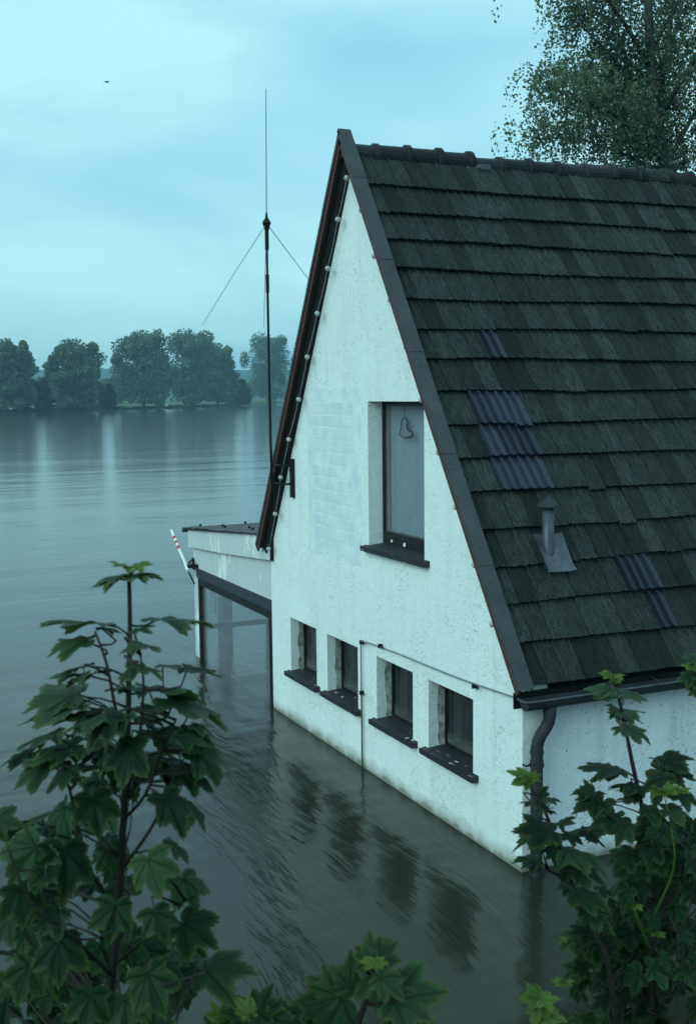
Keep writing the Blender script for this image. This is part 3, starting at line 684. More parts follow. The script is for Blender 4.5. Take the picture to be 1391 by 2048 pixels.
# ---- gutter and downpipe
gy0, gy1 = -0.10, L; gx, gz, gr = 0.185, 1.875, 0.095
V = []; F = []; n = 13
for yy in (gy0, gy1):
    for k2 in range(n):
        g = math.radians(180 + 180 * k2 / (n-1)); V.append((gx + gr * math.cos(g), yy, gz + gr * 1.1 * math.sin(g)))
    for k2 in range(n-1, -1, -1):
        g = math.radians(180 + 180 * k2 / (n-1)); V.append((gx + (gr - .006) * math.cos(g), yy, gz + (gr - .006) * 1.1 * math.sin(g)))
N2 = 2 * n
for k2 in range(N2): F.append((k2, (k2+1) % N2, N2 + (k2+1) % N2, N2 + k2))
gut = part('gutter', V, F, M['zincd'], house, False)
MB().prism([Vector((gx + (gr - .003) * math.cos(math.radians(180 + 15*k2)), 0, gz + (gr - .003) * 1.1 * math.sin(math.radians(180 + 15*k2)))) for k2 in range(13)], (0, gy0 - .004, 0), (0, gy0 + .004, 0)).build('end_cap', M['zincd'], gut)
pts = [(gx - gr * 0.9, gy0 - 0.012, gz + .004)] + [(gx + gr * math.cos(math.radians(180 - 18*k2 * 1.0)) , gy0 - 0.012 - 0.03 * math.sin(math.radians(18 * k2)), gz + 0.004) for k2 in range(2, 9)] + [(gx + gr, gy0 + 0.03, gz + .004), (gx + gr + .004, 2.0, gz + .004), (gx + gr + .004, L, gz + 0.004)]
MB().tube(pts, 0.013, 8).build('bead', M['zinc'], gut, True)
for yy in (0.75, 1.55, 2.35): MB().tube([(gx + gr, yy, gz + .01), (gx, yy, gz + 0.03), (0.02, yy, gz + 0.06)], 0.007, 5).build('bracket', M['zincd'], gut)
pipe = [(gx - 0.02, 0.215, gz - 0.09), (gx - 0.02, 0.215, 1.70), (gx - 0.025, 0.21, 1.62), (0.14, 0.185, 1.55), (0.125, 0.135, 1.475), (0.115, 0.11, 1.41), (0.11, 0.10, 1.34), (0.11, 0.10, 0.7), (0.11, 0.10, -0.6)]
mb = MB().tube(pipe, [0.072, 0.068] + [0.063] * 7, 14)
dp = mb.build('downpipe', M['zincd'], house, True)
for z, r in ((1.30, 0.072), (1.20, 0.070), (1.165, 0.076)):
    MB().tube([(0.11, 0.10, z + 0.014), (0.11, 0.10, z - 0.014)], r, 14).build('collar', M['zincd'], dp)
MB().tube([(0.11, 0.03, 1.18), (0.11, -0.03, 1.17), (0.05, -0.03, 1.17)], 0.010, 6).build('clamp_bolt', M['iron'], dp)
MB().tube([(0.11, 0.10, 0.05), (0.11, 0.10, -0.05)], 0.078, 14).build('collar', M['zincd'], dp)

# ---- lightning conductor on the gable
pb = gp(726, 1532); pt = gp(722, 1281, -0.03); pr = gp(1025, 1395, -0.03)
wr = MB().tube([(pt[0], -0.035, 1.02), (pt[0], -0.035, pt[2] - 0.02), (pt[0] + 0.02, -0.035, pt[2])] + [(pt[0] + (pr[0] - pt[0]) * f, -0.035, pt[2] + (pr[2] - pt[2]) * f + 0.012 * math.sin(f * 7)) for f in (0.1, 0.3, 0.5, 0.7, 0.85, 1.0)] + [(0.03, -0.06, 1.84), (0.09, -0.11, 1.87)], 0.0095, 7).build('conductor_wire', M['wire'], house, True)
MB().tube([(pt[0], -0.035, 1.02), (pt[0] + 0.008, -0.035, 0.5), (pt[0] + 0.004, -0.035, -0.4)], 0.012, 7).build('rusty_lower_run', M['rust'], wr, True)
for (x, z) in ((pt[0] + 0.004, 1.03), (pt[0] + 0.02, pt[2] - 0.02)) + tuple((q[0], q[2]) for q in (gp(760, 1292, -0.035), gp(948, 1372, -0.035))):
    mb = MB(); mb.box((x - 0.018, -0.060, z - 0.025), (x + 0.018, -0.012, z + 0.025)); mb.tube([(x + .01, -0.03, z), (x + 0.10, -0.055, z + 0.006)], 0.006, 6); mb.tube([(x + 0.1, -0.055, z - .012), (x + 0.1, -0.055, z + .02)], 0.010, 6); mb.tube([(x, -0.02, z), (x, 0.01, z)], 0.008, 6)
    mb.build('clip', M['iron'], wr)

# ---- vent pipe in the roof
vb = rR(0.735, 6.05, -0.02); ventp = MB().tube([(vb.x - 0.16, vb.y, vb.z - 0.10), (vb.x - 0.16, vb.y, vb.z + 0.20), (vb.x - 0.16, vb.y, vb.z + 0.72)], [0.068, 0.066, 0.066], 16).build('vent_pipe', M['zinc'], roof, True)
vc = (vb.x - 0.16, vb.y, vb.z + 0.74)
MB().lathe(vc, [(0.122, 0.0), (0.124, 0.012), (0.05, 0.085), (0.012, 0.12), (0.0, 0.125)], 18).build('cowl', M['zincd'], roof)
MB().lathe(vc, [(0.122, 0.0), (0.06, 0.03), (0.0, 0.03)], 18).build('cowl_underside', M['deck'], roof)
mb = MB(); V = []; F = []; rr = random.Random(9)
ys = [-0.22, -0.185, -0.09, 0.02, 0.13, 0.20]; ss = [5.56, 5.70, 5.82, 5.93, 6.02]
for s in ss:
    for q, yy in enumerate(ys):
        lift = 0.075 if q == 0 else (0.05 if q == 5 and s > 5.95 else 0.0)
        w_ = 0.5 + 0.5 * (s - 5.56) / 0.46
        V.append(rR(vb.y + 0.02 + yy * (1.15 - 0.25 * w_) + 0.03 * w_, s + rr.uniform(-.012, .012), 0.022 + lift + rr.uniform(-.008, .010)))
for i in range(len(ss)-1):
    for q in range(5): F.append((i*6+q+1, i*6+q, (i+1)*6+q, (i+1)*6+q+1))
part('flashing', V, F, M['lead'], roof, True)

# ------------------------------------------------------------------ flooded glazed annex on the river side
ann = thing('annex', 'low flooded veranda with large dark framed window, joined to the left of the white house', 'annex', (-9.2, 3.0, 0))
AX0, AX1, AYF, AD = -11.27, XA - 0.004, 0.02, 6.0
wx0, wx1, wz = -10.99, -7.16, 1.72
def atop(x): return 2.36 + (x - AX0) / (AX1 - AX0) * 0.30
mb = MB()
mb.add([(wx0, AYF, wz), (wx1, AYF, wz), (AX1, AYF, atop(AX1)), (AX0, AYF, atop(AX0)), (AX0, AYF, wz), (AX1, AYF, wz)], [(4, 0, 1, 5, 2, 3)])
mb.add([(wx0, AYF + .15, wz), (wx1, AYF + .15, wz), (AX1, AYF + .15, atop(AX1)), (AX0, AYF + .15, atop(AX0)), (AX0, AYF + .15, wz), (AX1, AYF + .15, wz)], [(3, 2, 5, 1, 0, 4)])
mb.add([(wx0, AYF, wz), (wx1, AYF, wz), (wx1, AYF + .15, wz), (wx0, AYF + .15, wz)], [(3, 2, 1, 0)])
mb.add([(AX0, AYF, -1), (AX0, AYF + .15, -1), (AX0, AYF + .15, atop(AX0)), (AX0, AYF, atop(AX0))], [(0, 3, 2, 1)])
mb.build('front_wall', M['board'], ann)
mb = MB(); mb.box((AX0 + .003, AYF + .002, -1), (wx0 - 0.002, AYF + .148, wz - .002)); mb.build('corner_post', M['board'], ann)
mb = MB(); mb.box((AX0, AYF + AD - .15, -1), (AX1, AYF + AD, 2.3)); mb.build('rear_wall', M['board'], ann)
# river side: posts, sill rail and head with open glazing between
mb = MB(); mb.box((AX0 + .001, AYF + .151, 1.62), (AX0 + .14, AYF + AD - .151, 2.28)); mb.build('river_lintel', M['board'], ann)
for yy in (1.45, 2.9, 4.4): MB().box((AX0 + .01, yy, -1), (AX0 + .12, yy + 0.16, 1.619)).build('river_post', M['frameg'], ann)
for (a_, b_) in ((0.18, 1.448), (1.612, 2.898), (3.062, 4.398), (4.562, 5.84)):
    MB().box((AX0 + .03, a_, 0.50), (AX0 + .10, b_, 0.60)).build('river_rail', M['frameg'], ann)
    MB().box((AX0 + .06, a_, 0.602), (AX0 + .066, b_, 1.618)).build('river_pane', M['glass'], ann)
# front window
fw = 0.10; mb = MB()
mb.box((wx0 + .002, AYF - .012, -0.6), (wx0 + fw, AYF + .08, wz - .003)); wf = mb.build('window', M['frame'], ann)
MB().box((wx1 - fw * .8, AYF - .030, -0.6), (wx1 + .03, AYF + .08, wz - .003)).build('right_stile', M['frame'], wf)
MB().hexa([(wx0 + fw, AYF - .010, wz - .30), (wx1 - fw*.8, AYF - .010, wz - .30), (wx1 - fw*.8, AYF + .078, wz - .30), (wx0 + fw, AYF + .078, wz - .30), (wx0 + fw, AYF - .010, wz - .16), (wx1 - fw*.8, AYF - .010, wz - .16), (wx1 - fw*.8, AYF + .078, wz - .16), (wx0 + fw, AYF + .078, wz - .16)]).build('head_rail', M['frame'], wf)
MB().box((wx0 - .01, AYF - .035, wz - .158), (wx1 + .032, AYF - .004, wz + .012)).build('blind_box', M['frameg'], wf)
MB().box((wx0 + fw, AYF + .03, -0.6), (wx1 - fw * .8, AYF + .037, wz - .30)).build('pane', M['glass'], wf)
wavy(wx1 - 0.62, wx1 - 0.10, -0.4, wz - 0.32, AYF + 0.20, 0.055, 6, 70, 4).build('curtain', M['curtain'], wf, True)
wavy(wx0 + 0.12, wx0 + 0.42, 0.9, wz - 0.30, AYF + 0.20, 0.02, 3, 20, 6).build('curtain', M['curtain'], wf, True)
ip = gp(452, 1270, 1.1)
MB().box((ip[0] - .20, 1.0, -1), (ip[0] + .14, 1.2, 1.60)).build('inner_post', M['frameg'], ann)
MB().box((ip[0] - .26, 0.96, 1.42), (ip[0] + .20, 1.24, 1.66)).build('post_head', M['frameg'], ann)
# fascia panels and roof
FY = -0.055
def fz(x, top): return (2.075 + (x + 11.29) / 4.3 * 0.315) if not top else (2.455 + (x + 11.29) / 4.3 * 0.33)
for a_, b_ in ((-11.34, -9.45), (-9.445, -7.00)):
    lo = lambda x: fz(x, False) + (0.0 if x > -11.2 else 0.03)
    MB().hexa([(a_, FY, lo(a_)), (b_, FY, lo(b_)), (b_, AYF - .004 if b_ < -7.2 else -.004, lo(b_)), (a_, AYF - .004 if b_ < -7.2 else -.004, lo(a_)), (a_, FY, fz(a_, True)), (b_, FY, fz(b_, True)), (b_, AYF - .004 if b_ < -7.2 else -.004, fz(b_, True)), (a_, AYF - .004 if b_ < -7.2 else -.004, fz(a_, True))]).build('fascia_panel', M['board'], ann)
MB().hexa([(-7.0, FY - .004, fz(-7, False) - .006), (-6.975, FY - .004, fz(-7, False) - .006), (-6.975, -.004, fz(-7, False) - .006), (-7.0, -.004, fz(-7, False) - .006), (-7.0, FY - .004, fz(-7, True)), (-6.975, FY - .004, fz(-7, True)), (-6.975, -.004, fz(-7, True)), (-7.0, -.004, fz(-7, True))]).build('end_strip', M['frame'], ann)
# corrugated sheet roof, lapped over the fascia
V = []; F = []; nx, ny = 60, 30
for i in range(nx + 1):
    x = -11.42 + (AX1 + 11.42 - 0.02) * i / nx
    for j in range(ny + 1):
        yy = -0.10 + (AD + 0.25) * j / ny
        V.append((x, yy, fz(x, True) + 0.022 + 0.016 * math.sin(j * 2.1) + 0.020 * mnoise.noise(Vector((x * 5, yy * 5, 0)))))
for i in range(nx):
    for j in range(ny): F.append((i*(ny+1)+j, (i+1)*(ny+1)+j, (i+1)*(ny+1)+j+1, i*(ny+1)+j+1))
ar = part('roof', V, F, M['felt'], ann)
MB().hexa([(-11.42, -.104, fz(-11.42, True) - .02), (AX1 - .02, -.104, fz(AX1, True) - .0), (AX1 - .02, -.06, fz(AX1, True) - .0), (-11.42, -.06, fz(-11.42, True) - .02), (-11.42, -.104, fz(-11.42, True) + .012), (AX1 - .02, -.104, fz(AX1, True) + .016), (AX1 - .02, -.06, fz(AX1, True) + .016), (-11.42, -.06, fz(-11.42, True) + .012)]).build('roof_edge', M['frame'], ann)
rr = random.Random(3)
bolt = None
for i in range(6):
    for j in range(5):
        x = -11.2 + 0.72 * i; yy = 0.15 + 0.9 * j + 0.2 * (i % 2); c_ = (x, yy, fz(x, True) + 0.035)
        if bolt is None:
            mb = MB().lathe((0, 0, 0), [(0.0, 0.05), (0.022, 0.04), (0.026, 0.0)], 7); bolt = mesh('bolt', mb.V, mb.F, M['iron'])
        link(bpy.data.objects.new('bolt', bolt), ar, c_)
MB().tube([(-11.47, -0.12, fz(-11.4, True) - .03), (-11.47, AD, fz(-11.4, True) - .03)], 0.05, 8).build('eaves_gutter', M['zincd'], ann, True)
# striped marker rod on a bracket at the corner of the annex
r0 = Vector(gp(377, 1142, -0.18)); r1 = Vector(gp(343, 1061, -0.10)); rod = thing('marker_rod', 'slanting red and white striped rod fixed at the annex corner', 'rod', r0)
dv = r1 - r0
stops = [0, 0.52, 0.60, 0.66, 0.72, 0.78, 0.84, 1.0]
for i in range(7):
    MB().tube([r0 + dv * (stops[i] + 0.0005), r0 + dv * stops[i+1]], [0.036 - 0.010 * stops[i], 0.036 - 0.010 * stops[i+1]], 10).build('red_band' if i % 2 else 'white_band', M['red'] if i % 2 else M['white'], rod)
MB().box(r0 + Vector((-0.01, 0.0, 0.05)), Vector((AX0 + 0.05, AYF - .003, r0.z + 0.10))).build('bracket', M['iron'], rod)
MB().box((AX0 - .03, AYF - .03, r0.z - 0.02), (AX0 + 0.05, AYF - .004, r0.z + 0.20)).build('bracket_plate', M['zincd'], rod)
MB().tube([r0 + Vector((0.04, 0.0, 0.16)), Vector((AX0, AYF - .02, r0.z + 0.17))], 0.02, 7).build('clamp', M['iron'], rod)
MB().tube([r0 + dv * 0.12, r0 + dv * 0.12 + Vector((0.10, 0.02, -0.12)), r0 + Vector((0.18, 0.05, -0.22))], 0.016, 7).build('stay', M['iron'], rod)
q_ = r0 + dv * 0.58
MB().prism([q_ + Vector((0.02, 0, 0)), q_ + Vector((0.24, 0, -0.20)), q_ + Vector((0.26, 0, -0.30)), q_ + Vector((0.05, 0, -0.13))], (0, 0.0, 0), (0, 0.012, 0)).build('flap', M['iron'], rod)

# ------------------------------------------------------------------ radio aerial bracketed to the gable
an = thing('aerial', 'tall thin ground-plane radio aerial on a dark mast bracketed to the gable', 'aerial', (-6.43, -0.225, 3.4))
mt = Vector(gp(533, 447, -0.225)); mbm = Vector(gp(545, 985, -0.225))
mid = Vector(gp(540.5, 870, -0.225)); up1 = Vector(gp(535, 585, -0.225))
MB().tube([mbm, mid, up1, mt], [0.020, 0.020, 0.018, 0.016], 8).build('mast', M['iron'], an, True)
a1 = up1 + (mt - up1) * 0.62
MB().tube([a1, mt], 0.030, 8).build('base_sleeve', M['iron'], an); MB().tube([up1 + (mt - up1) * 0.0, up1 + (mt - up1) * 0.26], 0.027, 8).build('joint_sleeve', M['iron'], an)
MB().lathe((mt.x, mt.y, mt.z), [(0.03, -0.10), (0.055, -0.02), (0.065, 0.0), (0.05, 0.04), (0.022, 0.08), (0.012, 0.16), (0, 0.17)], 10).build('hub', M['iron'], an)
wt_ = Vector(gp(531.5, 178, -0.225))
MB().tube([mt + Vector((0, 0, .1)), mt * .5 + wt_ * .5, wt_], [0.0085, 0.007, 0.0055], 6).build('whip', M['wire'], an)
for (px, py, ext) in ((405, 650, 1.0), (617, 562, 1.9), (527.5, 655, 1.0)):
    best = None
    for i in range(600):
        D = 12 + 10 * i / 600; dd = (Vector(at(px, py, D)) - mt) * ext; hl = math.hypot(dd.x, dd.y)
        e_ = abs(hl - 1.0 * -dd.z) + (5 if (px > 520 and D < topx(mt)[2]) else 0)
        if best is None or e_ < best[0]: best = (e_, dd.copy())
    e1 = mt + best[1]
    MB().tube([mt, (mt + e1) / 2 + Vector((0, 0, 0.02)), e1], [0.006, 0.005, 0.004], 6).build('radial', M['wire'], an)
pl0, pl1 = gp(580, 917, -0.03), gp(590, 996, -0.03)
MB().box((pl0[0], -0.045, pl1[2]), (pl0[0] + 0.11, -0.004, pl0[2])).build('dark_plate', M['iron'], an)
for z in (pl0[2] - 0.10, pl1[2] + 0.20):
    tx = mbm.x + (mt.x - mbm.x) * ((z - mbm.z) / (mt.z - mbm.z))
    MB().tube([(pl0[0] + 0.05, -0.05, z), (pl0[0] + 0.02, -0.205, z), (tx - 0.02, -0.215, z + 0.01)], 0.016, 7).build('arm', M['iron'], an)

# ------------------------------------------------------------------ string of bulbs under the verge
ls = thing('light_string', 'string of white globe bulbs on a cable under the gable verge', 'light string', (XAP, -0.12, 7.8))
LB = [(693, 356), (675, 439), (655, 537), (634, 627), (614, 714), (597, 799), (577, 879), (561, 955), (550, 1028), (537, 1098)]
RBp = [(722, 420), (748, 512), (780, 600), (812, 694), (843, 800), (877, 905), (911, 1014), (949, 1130), (984, 1248)]
mb = MB(); V = []; F = []; nr = 9; ns = 12
prof = [(0.0, 0.036)] + [(0.036 * math.sin(math.pi * i / 9), 0.036 * math.cos(math.pi * i / 9)) for i in range(1, 9)] + [(0.0, -0.036)]
bm_ = MB().lathe((0, 0, 0), prof, 14); BULB = mesh('bulb', bm_.V, bm_.F, M['bulb'], True)
sk = MB().tube([(0, 0, 0), (0, 0, 0.06)], 0.020, 8); SOCK = mesh('socket', sk.V, sk.F, M['iron'])
cl = []
for (px, py) in LB:
    q = Vector(gp(px, py, -0.13)); link(bpy.data.objects.new('bulb', BULB), ls, q)
    s_ = bpy.data.objects.new('socket', SOCK); link(s_, ls, q + Vector((-0.03, 0.01, 0.02))); s_.rotation_euler = (-0.2, -0.9, 0); cl.append(q + Vector((-0.055, 0.03, 0.04)))
pts = []
for a_, b_ in zip(cl[:-1], cl[1:]):
    pts += [a_, a_ * .66 + b_ * .34 + Vector((0.012, 0, -.012)), a_ * .34 + b_ * .66 + Vector((0.012, 0, -.012))]
MB().tube(pts + [cl[-1]], 0.007, 6).build('cable', M['wire'], ls, True)
cl = []
for (px, py) in RBp:
    q = Vector(gp(px, py, -0.105)); link(bpy.data.objects.new('bulb', BULB), ls, q)
    s_ = bpy.data.objects.new('socket', SOCK); link(s_, ls, q + Vector((0.03, 0.01, 0.02))); s_.rotation_euler = (-0.2, 0.9, 0); cl.append(q + Vector((0.05, 0.02, 0.05)))
MB().tube(cl, 0.007, 6).build('cable', M['iron'], ls, True)

# ------------------------------------------------------------------ trees
def leaf_cloud(name, pts, size, mat, parent, seed, flat=0.0, droop=0.0):
    """pts: (x,y,z,tone); one small rhombic leaf or leaf spray per point"""
    rg = np.random.default_rng(seed); P = np.array(pts, float); n = len(P)
    d = rg.normal(size=(n, 3)); d[:, 2] -= droop; d /= np.linalg.norm(d, axis=1)[:, None]
    e_ = rg.normal(size=(n, 3)); e_ -= (e_ * d).sum(1)[:, None] * d; e_ /= np.linalg.norm(e_, axis=1)[:, None]
    s = size * rg.uniform(0.65, 1.35, n)[:, None]; c = P[:, :3]
    V = np.stack([c - d * s * .5, c + e_ * s * .33, c + d * s * .5, c - e_ * s * .33], 1).reshape(-1, 3)
    me = bpy.data.meshes.new(name); me.vertices.add(n * 4); me.vertices.foreach_set('co', V.ravel())
    me.loops.add(n * 4); me.loops.foreach_set('vertex_index', np.arange(n * 4, dtype=np.int32))
    me.polygons.add(n); me.polygons.foreach_set('loop_start', np.arange(0, n * 4, 4, dtype=np.int32))
    try: me.polygons.foreach_set('loop_total', np.full(n, 4, dtype=np.int32))
    except Exception: pass
    me.update(calc_edges=True)
    at_ = me.attributes.new('tone', 'FLOAT', 'POINT'); at_.data.foreach_set('value', np.repeat(np.clip(P[:, 3] + rg.uniform(-.25, .25, n), 0, 1), 4).astype(np.float32))
    me.materials.append(mat); o = bpy.data.objects.new(name, me); link(o, parent); o['kind'] = 'stuff'; return o

def far_tree(base, height, width, label, seed, mat, lean=0.0, name='tree', group='trees along the far bank', cat='tree', low=0.06, dome=False, dens=1.0, size=1.0, lobes=26):
    rr = random.Random(seed); b = Vector(base)
    t_ = thing(name, label, cat, b, group)
    pts = [b + Vector((0, 0, -1)), b + Vector((lean * .2, 0, height * .25)), b + Vector((lean * .5, 0, height * .55)), b + Vector((lean, 0, height * .86))]
    tr_ = MB().tube(pts, [height * .020, height * .015, height * .009, height * .003], 8).build('trunk', M['bark'], t_, True)
    P = []; w2 = width / 2
    for i in range(lobes):
        f = (i + 0.5) / lobes; hz = low + (0.97 - low) * f ** 0.85
        prof_ = (math.sqrt(max(0.02, 1 - hz * hz)) if dome else (0.74 + 0.26 * math.sin(min(1, hz * 1.5) * math.pi * .5)) * (1 - max(0, hz - 0.62) ** 1.7 * 2.8))
        g = rr.uniform(0, 6.283); rad = w2 * max(0.12, prof_) * (rr.uniform(0.2, 0.7) if i % 3 else rr.uniform(0.7, 0.98)); g = i * 2.39996 + rr.uniform(-.5, .5)
        c = b + Vector((lean * hz + rad * math.cos(g), rad * math.sin(g), height * (hz * 0.93)))
        rx = w2 * (rr.uniform(0.30, 0.46) if i % 3 else rr.uniform(0.16, 0.28)); rz = height * rr.uniform(0.08, 0.13)
        MB().tube([b + Vector((lean * hz, 0, height * max(.08, hz - .22))), (b + c) / 2 + Vector((0, 0, height * .12 + (c.z - b.z) * .2)), c], [height * .008, height * .005, height * .002], 5).build('limb', M['bark'], t_, True)
        n = int(430 * dens)
        for _ in range(n):
            a_ = rr.gauss(0, 1); b_ = rr.gauss(0, 1); c_ = rr.gauss(0, 1); ln = math.sqrt(a_*a_ + b_*b_ + c_*c_) + 1e-6; q = rr.random() ** 0.42
            v = Vector((a_/ln * rx * q, b_/ln * rx * q, c_/ln * rz * q))
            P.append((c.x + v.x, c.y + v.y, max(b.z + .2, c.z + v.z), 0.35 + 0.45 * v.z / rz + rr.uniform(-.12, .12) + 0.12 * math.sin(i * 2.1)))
    for _ in range(int(4200 * dens)):   # inner sprays that tie the lobes together
        hz = rr.uniform(low, 0.9); prof_ = (math.sqrt(max(0.02, 1 - hz * hz)) if dome else (0.74 + 0.26 * math.sin(min(1, hz * 1.5) * math.pi * .5)) * (1 - max(0, hz - 0.62) ** 1.7 * 2.8))
        g = rr.uniform(0, 6.283); rad = w2 * max(.1, prof_) * math.sqrt(rr.random()) * 0.80
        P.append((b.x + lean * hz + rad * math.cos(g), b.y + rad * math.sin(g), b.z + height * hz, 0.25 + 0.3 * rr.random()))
    leaf_cloud('crown', P, size, mat, t_, seed); return t_

def bankpt(px, back):   # a spot on the far bank seen at column px, 'back' metres behind the waterline
    xs = [0, 100, 230, 350, 480, 540]; ys = [828, 826, 821, 817, 812, 808]
    q = onplane(px, float(np.interp(px, xs, ys)), (0, 0, 1), 0.0) if 0 <= px <= 540 else onplane(px, 828 - 0.02 * px if px < 0 else 808, (0, 0, 1), 0.0)
    d = Vector((q[0] - CAM[0], q[1] - CAM[1], 0)); D = d.length; d.normalize()
    return Vector((q[0], q[1], 0)) + d * back + Vector((0, 0, 0.6)), (D + back) / FPX * 1.0
def place_tree(px, top, wpx, back, label, seed, **kw):
    p, s = bankpt(px, back); _, py, _ = topx(p)
    return far_tree(p, (py - top) * s * 1.03, wpx * s * 1.03, label, seed, kw.pop('mat', M['farleaf']), **kw)
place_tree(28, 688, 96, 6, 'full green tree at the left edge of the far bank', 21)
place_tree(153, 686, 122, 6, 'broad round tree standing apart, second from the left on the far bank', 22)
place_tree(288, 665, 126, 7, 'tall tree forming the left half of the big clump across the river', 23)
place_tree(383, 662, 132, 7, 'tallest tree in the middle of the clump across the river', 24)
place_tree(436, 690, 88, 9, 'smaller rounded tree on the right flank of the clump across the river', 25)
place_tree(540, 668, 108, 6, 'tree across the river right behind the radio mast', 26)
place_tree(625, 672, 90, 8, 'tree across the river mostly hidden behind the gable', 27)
for i, (px, top, wpx, lab) in enumerate([(88, 762, 40, 'low dark bush between the two leftmost far trees'), (215, 770, 44, 'dark bush at the water between the lone tree and the big clump'),
        (478, 758, 60, 'dark rounded bush left of the mast on the far bank')]):
    place_tree(px, top, wpx, 2.5, lab, 60 + i, mat=M['farbush'], name='bush', group='bushes along the far bank', cat='bush', low=0.02, dome=True, size=0.9, lobes=12)
for i, (px, top, wpx, lab) in enumerate([(98, 752, 60, 'pale distant tree seen in the gap between the leftmost far trees'), (224, 755, 64, 'pale distant tree seen in the gap left of the big clump'), (492, 768, 40, 'pale distant tree seen in the gap left of the mast')]):
    place_tree(px, top, wpx, 160, lab, 80 + i, name='tree', group='distant trees behind the far bank', lobes=9, size=0.9)
# low hedge along the water's edge (reads as one dark mass)
rr = random.Random(77); P = []
for px in np.arange(-40, 470, 0.35):
    p, s = bankpt(float(px), rr.uniform(0.5, 3.0)); hh = (1.6 + 1.3 * mnoise.noise(Vector((px * 0.06, 0.3, 0)))) * (1.2 if px < 230 else 0.7)
    for _ in range(3): P.append((p.x + rr.uniform(-.6, .6), p.y + rr.uniform(-.6, .6), rr.uniform(0.05, max(.4, hh)), rr.uniform(0, .6)))
hd = leaf_cloud('waterside_scrub', P, 0.8, M['farbush'], None, 9); hd['label'] = 'dark low scrub along the far waterline'; hd['category'] = 'scrub'
# small pale buildings among the far trees
for (px, wpx, hpx, back, lab) in ((14, 26, 13, 34, 'small cream building under the leftmost far tree'), (106, 14, 8, 40, 'tiny white house seen between far bushes')):
    p, s = bankpt(px, back); w_ = wpx * s; h_ = hpx * s * 1.6
    d = (Vector((CAM[0], CAM[1], 0)) - Vector((p.x, p.y, 0))).normalized(); sd_ = Vector((d.y, -d.x, 0))
    fh = thing('far_house', lab, 'building', p)
    R_ = lambda u_, v_, z_: p + sd_ * u_ + d * v_ + Vector((0, 0, z_))
    MB().hexa([R_(-w_/2, -3, -1), R_(w_/2, -3, -1), R_(w_/2, 3, -1), R_(-w_/2, 3, -1), R_(-w_/2, -3, h_), R_(w_/2, -3, h_), R_(w_/2, 3, h_), R_(-w_/2, 3, h_)]).build('wall', simple('cream_render', (0.72, 0.70, 0.52), 0.9), fh)
    MB().add([R_(-w_/2-.3, 3.3, h_), R_(w_/2+.3, 3.3, h_), R_(w_/2+.3, -3.3, h_), R_(-w_/2-.3, -3.3, h_), R_(-w_/2-.3, 0, h_+1.6), R_(w_/2+.3, 0, h_+1.6)], [(0, 1, 5, 4), (2, 3, 4, 5), (0, 4, 3), (1, 2, 5)]).build('roof', M['soffit'], fh)
    for u_ in (-w_ * .25, w_ * .25):
        MB().hexa([R_(u_-.5, 3.005, h_*.5), R_(u_+.5, 3.005, h_*.5), R_(u_+.5, 3.03, h_*.5), R_(u_-.5, 3.03, h_*.5), R_(u_-.5, 3.005, h_*.8), R_(u_+.5, 3.005, h_*.8), R_(u_+.5, 3.03, h_*.8), R_(u_-.5, 3.03, h_*.8)]).build('window', M['dark'], fh)
p, s = bankpt(333, 1.0)
sg = thing('river_sign', 'small pale board on a post at the far waterline below the big clump', 'sign', (p.x, p.y, 0.2))
MB().tube([(p.x, p.y, -0.8), (p.x, p.y, 2.4)], 0.08, 6).build('post', M['iron'], sg)
MB().hexa([(p.x + .2, p.y - .8, 0.9), (p.x + .2, p.y + .8, 0.9), (p.x + .08, p.y + .8, 0.9), (p.x + .08, p.y - .8, 0.9), (p.x + .2, p.y - .35, 2.2), (p.x + .2, p.y + .35, 2.2), (p.x + .08, p.y + .35, 2.2), (p.x + .08, p.y - .35, 2.2)]).build('board', M['white'], sg)

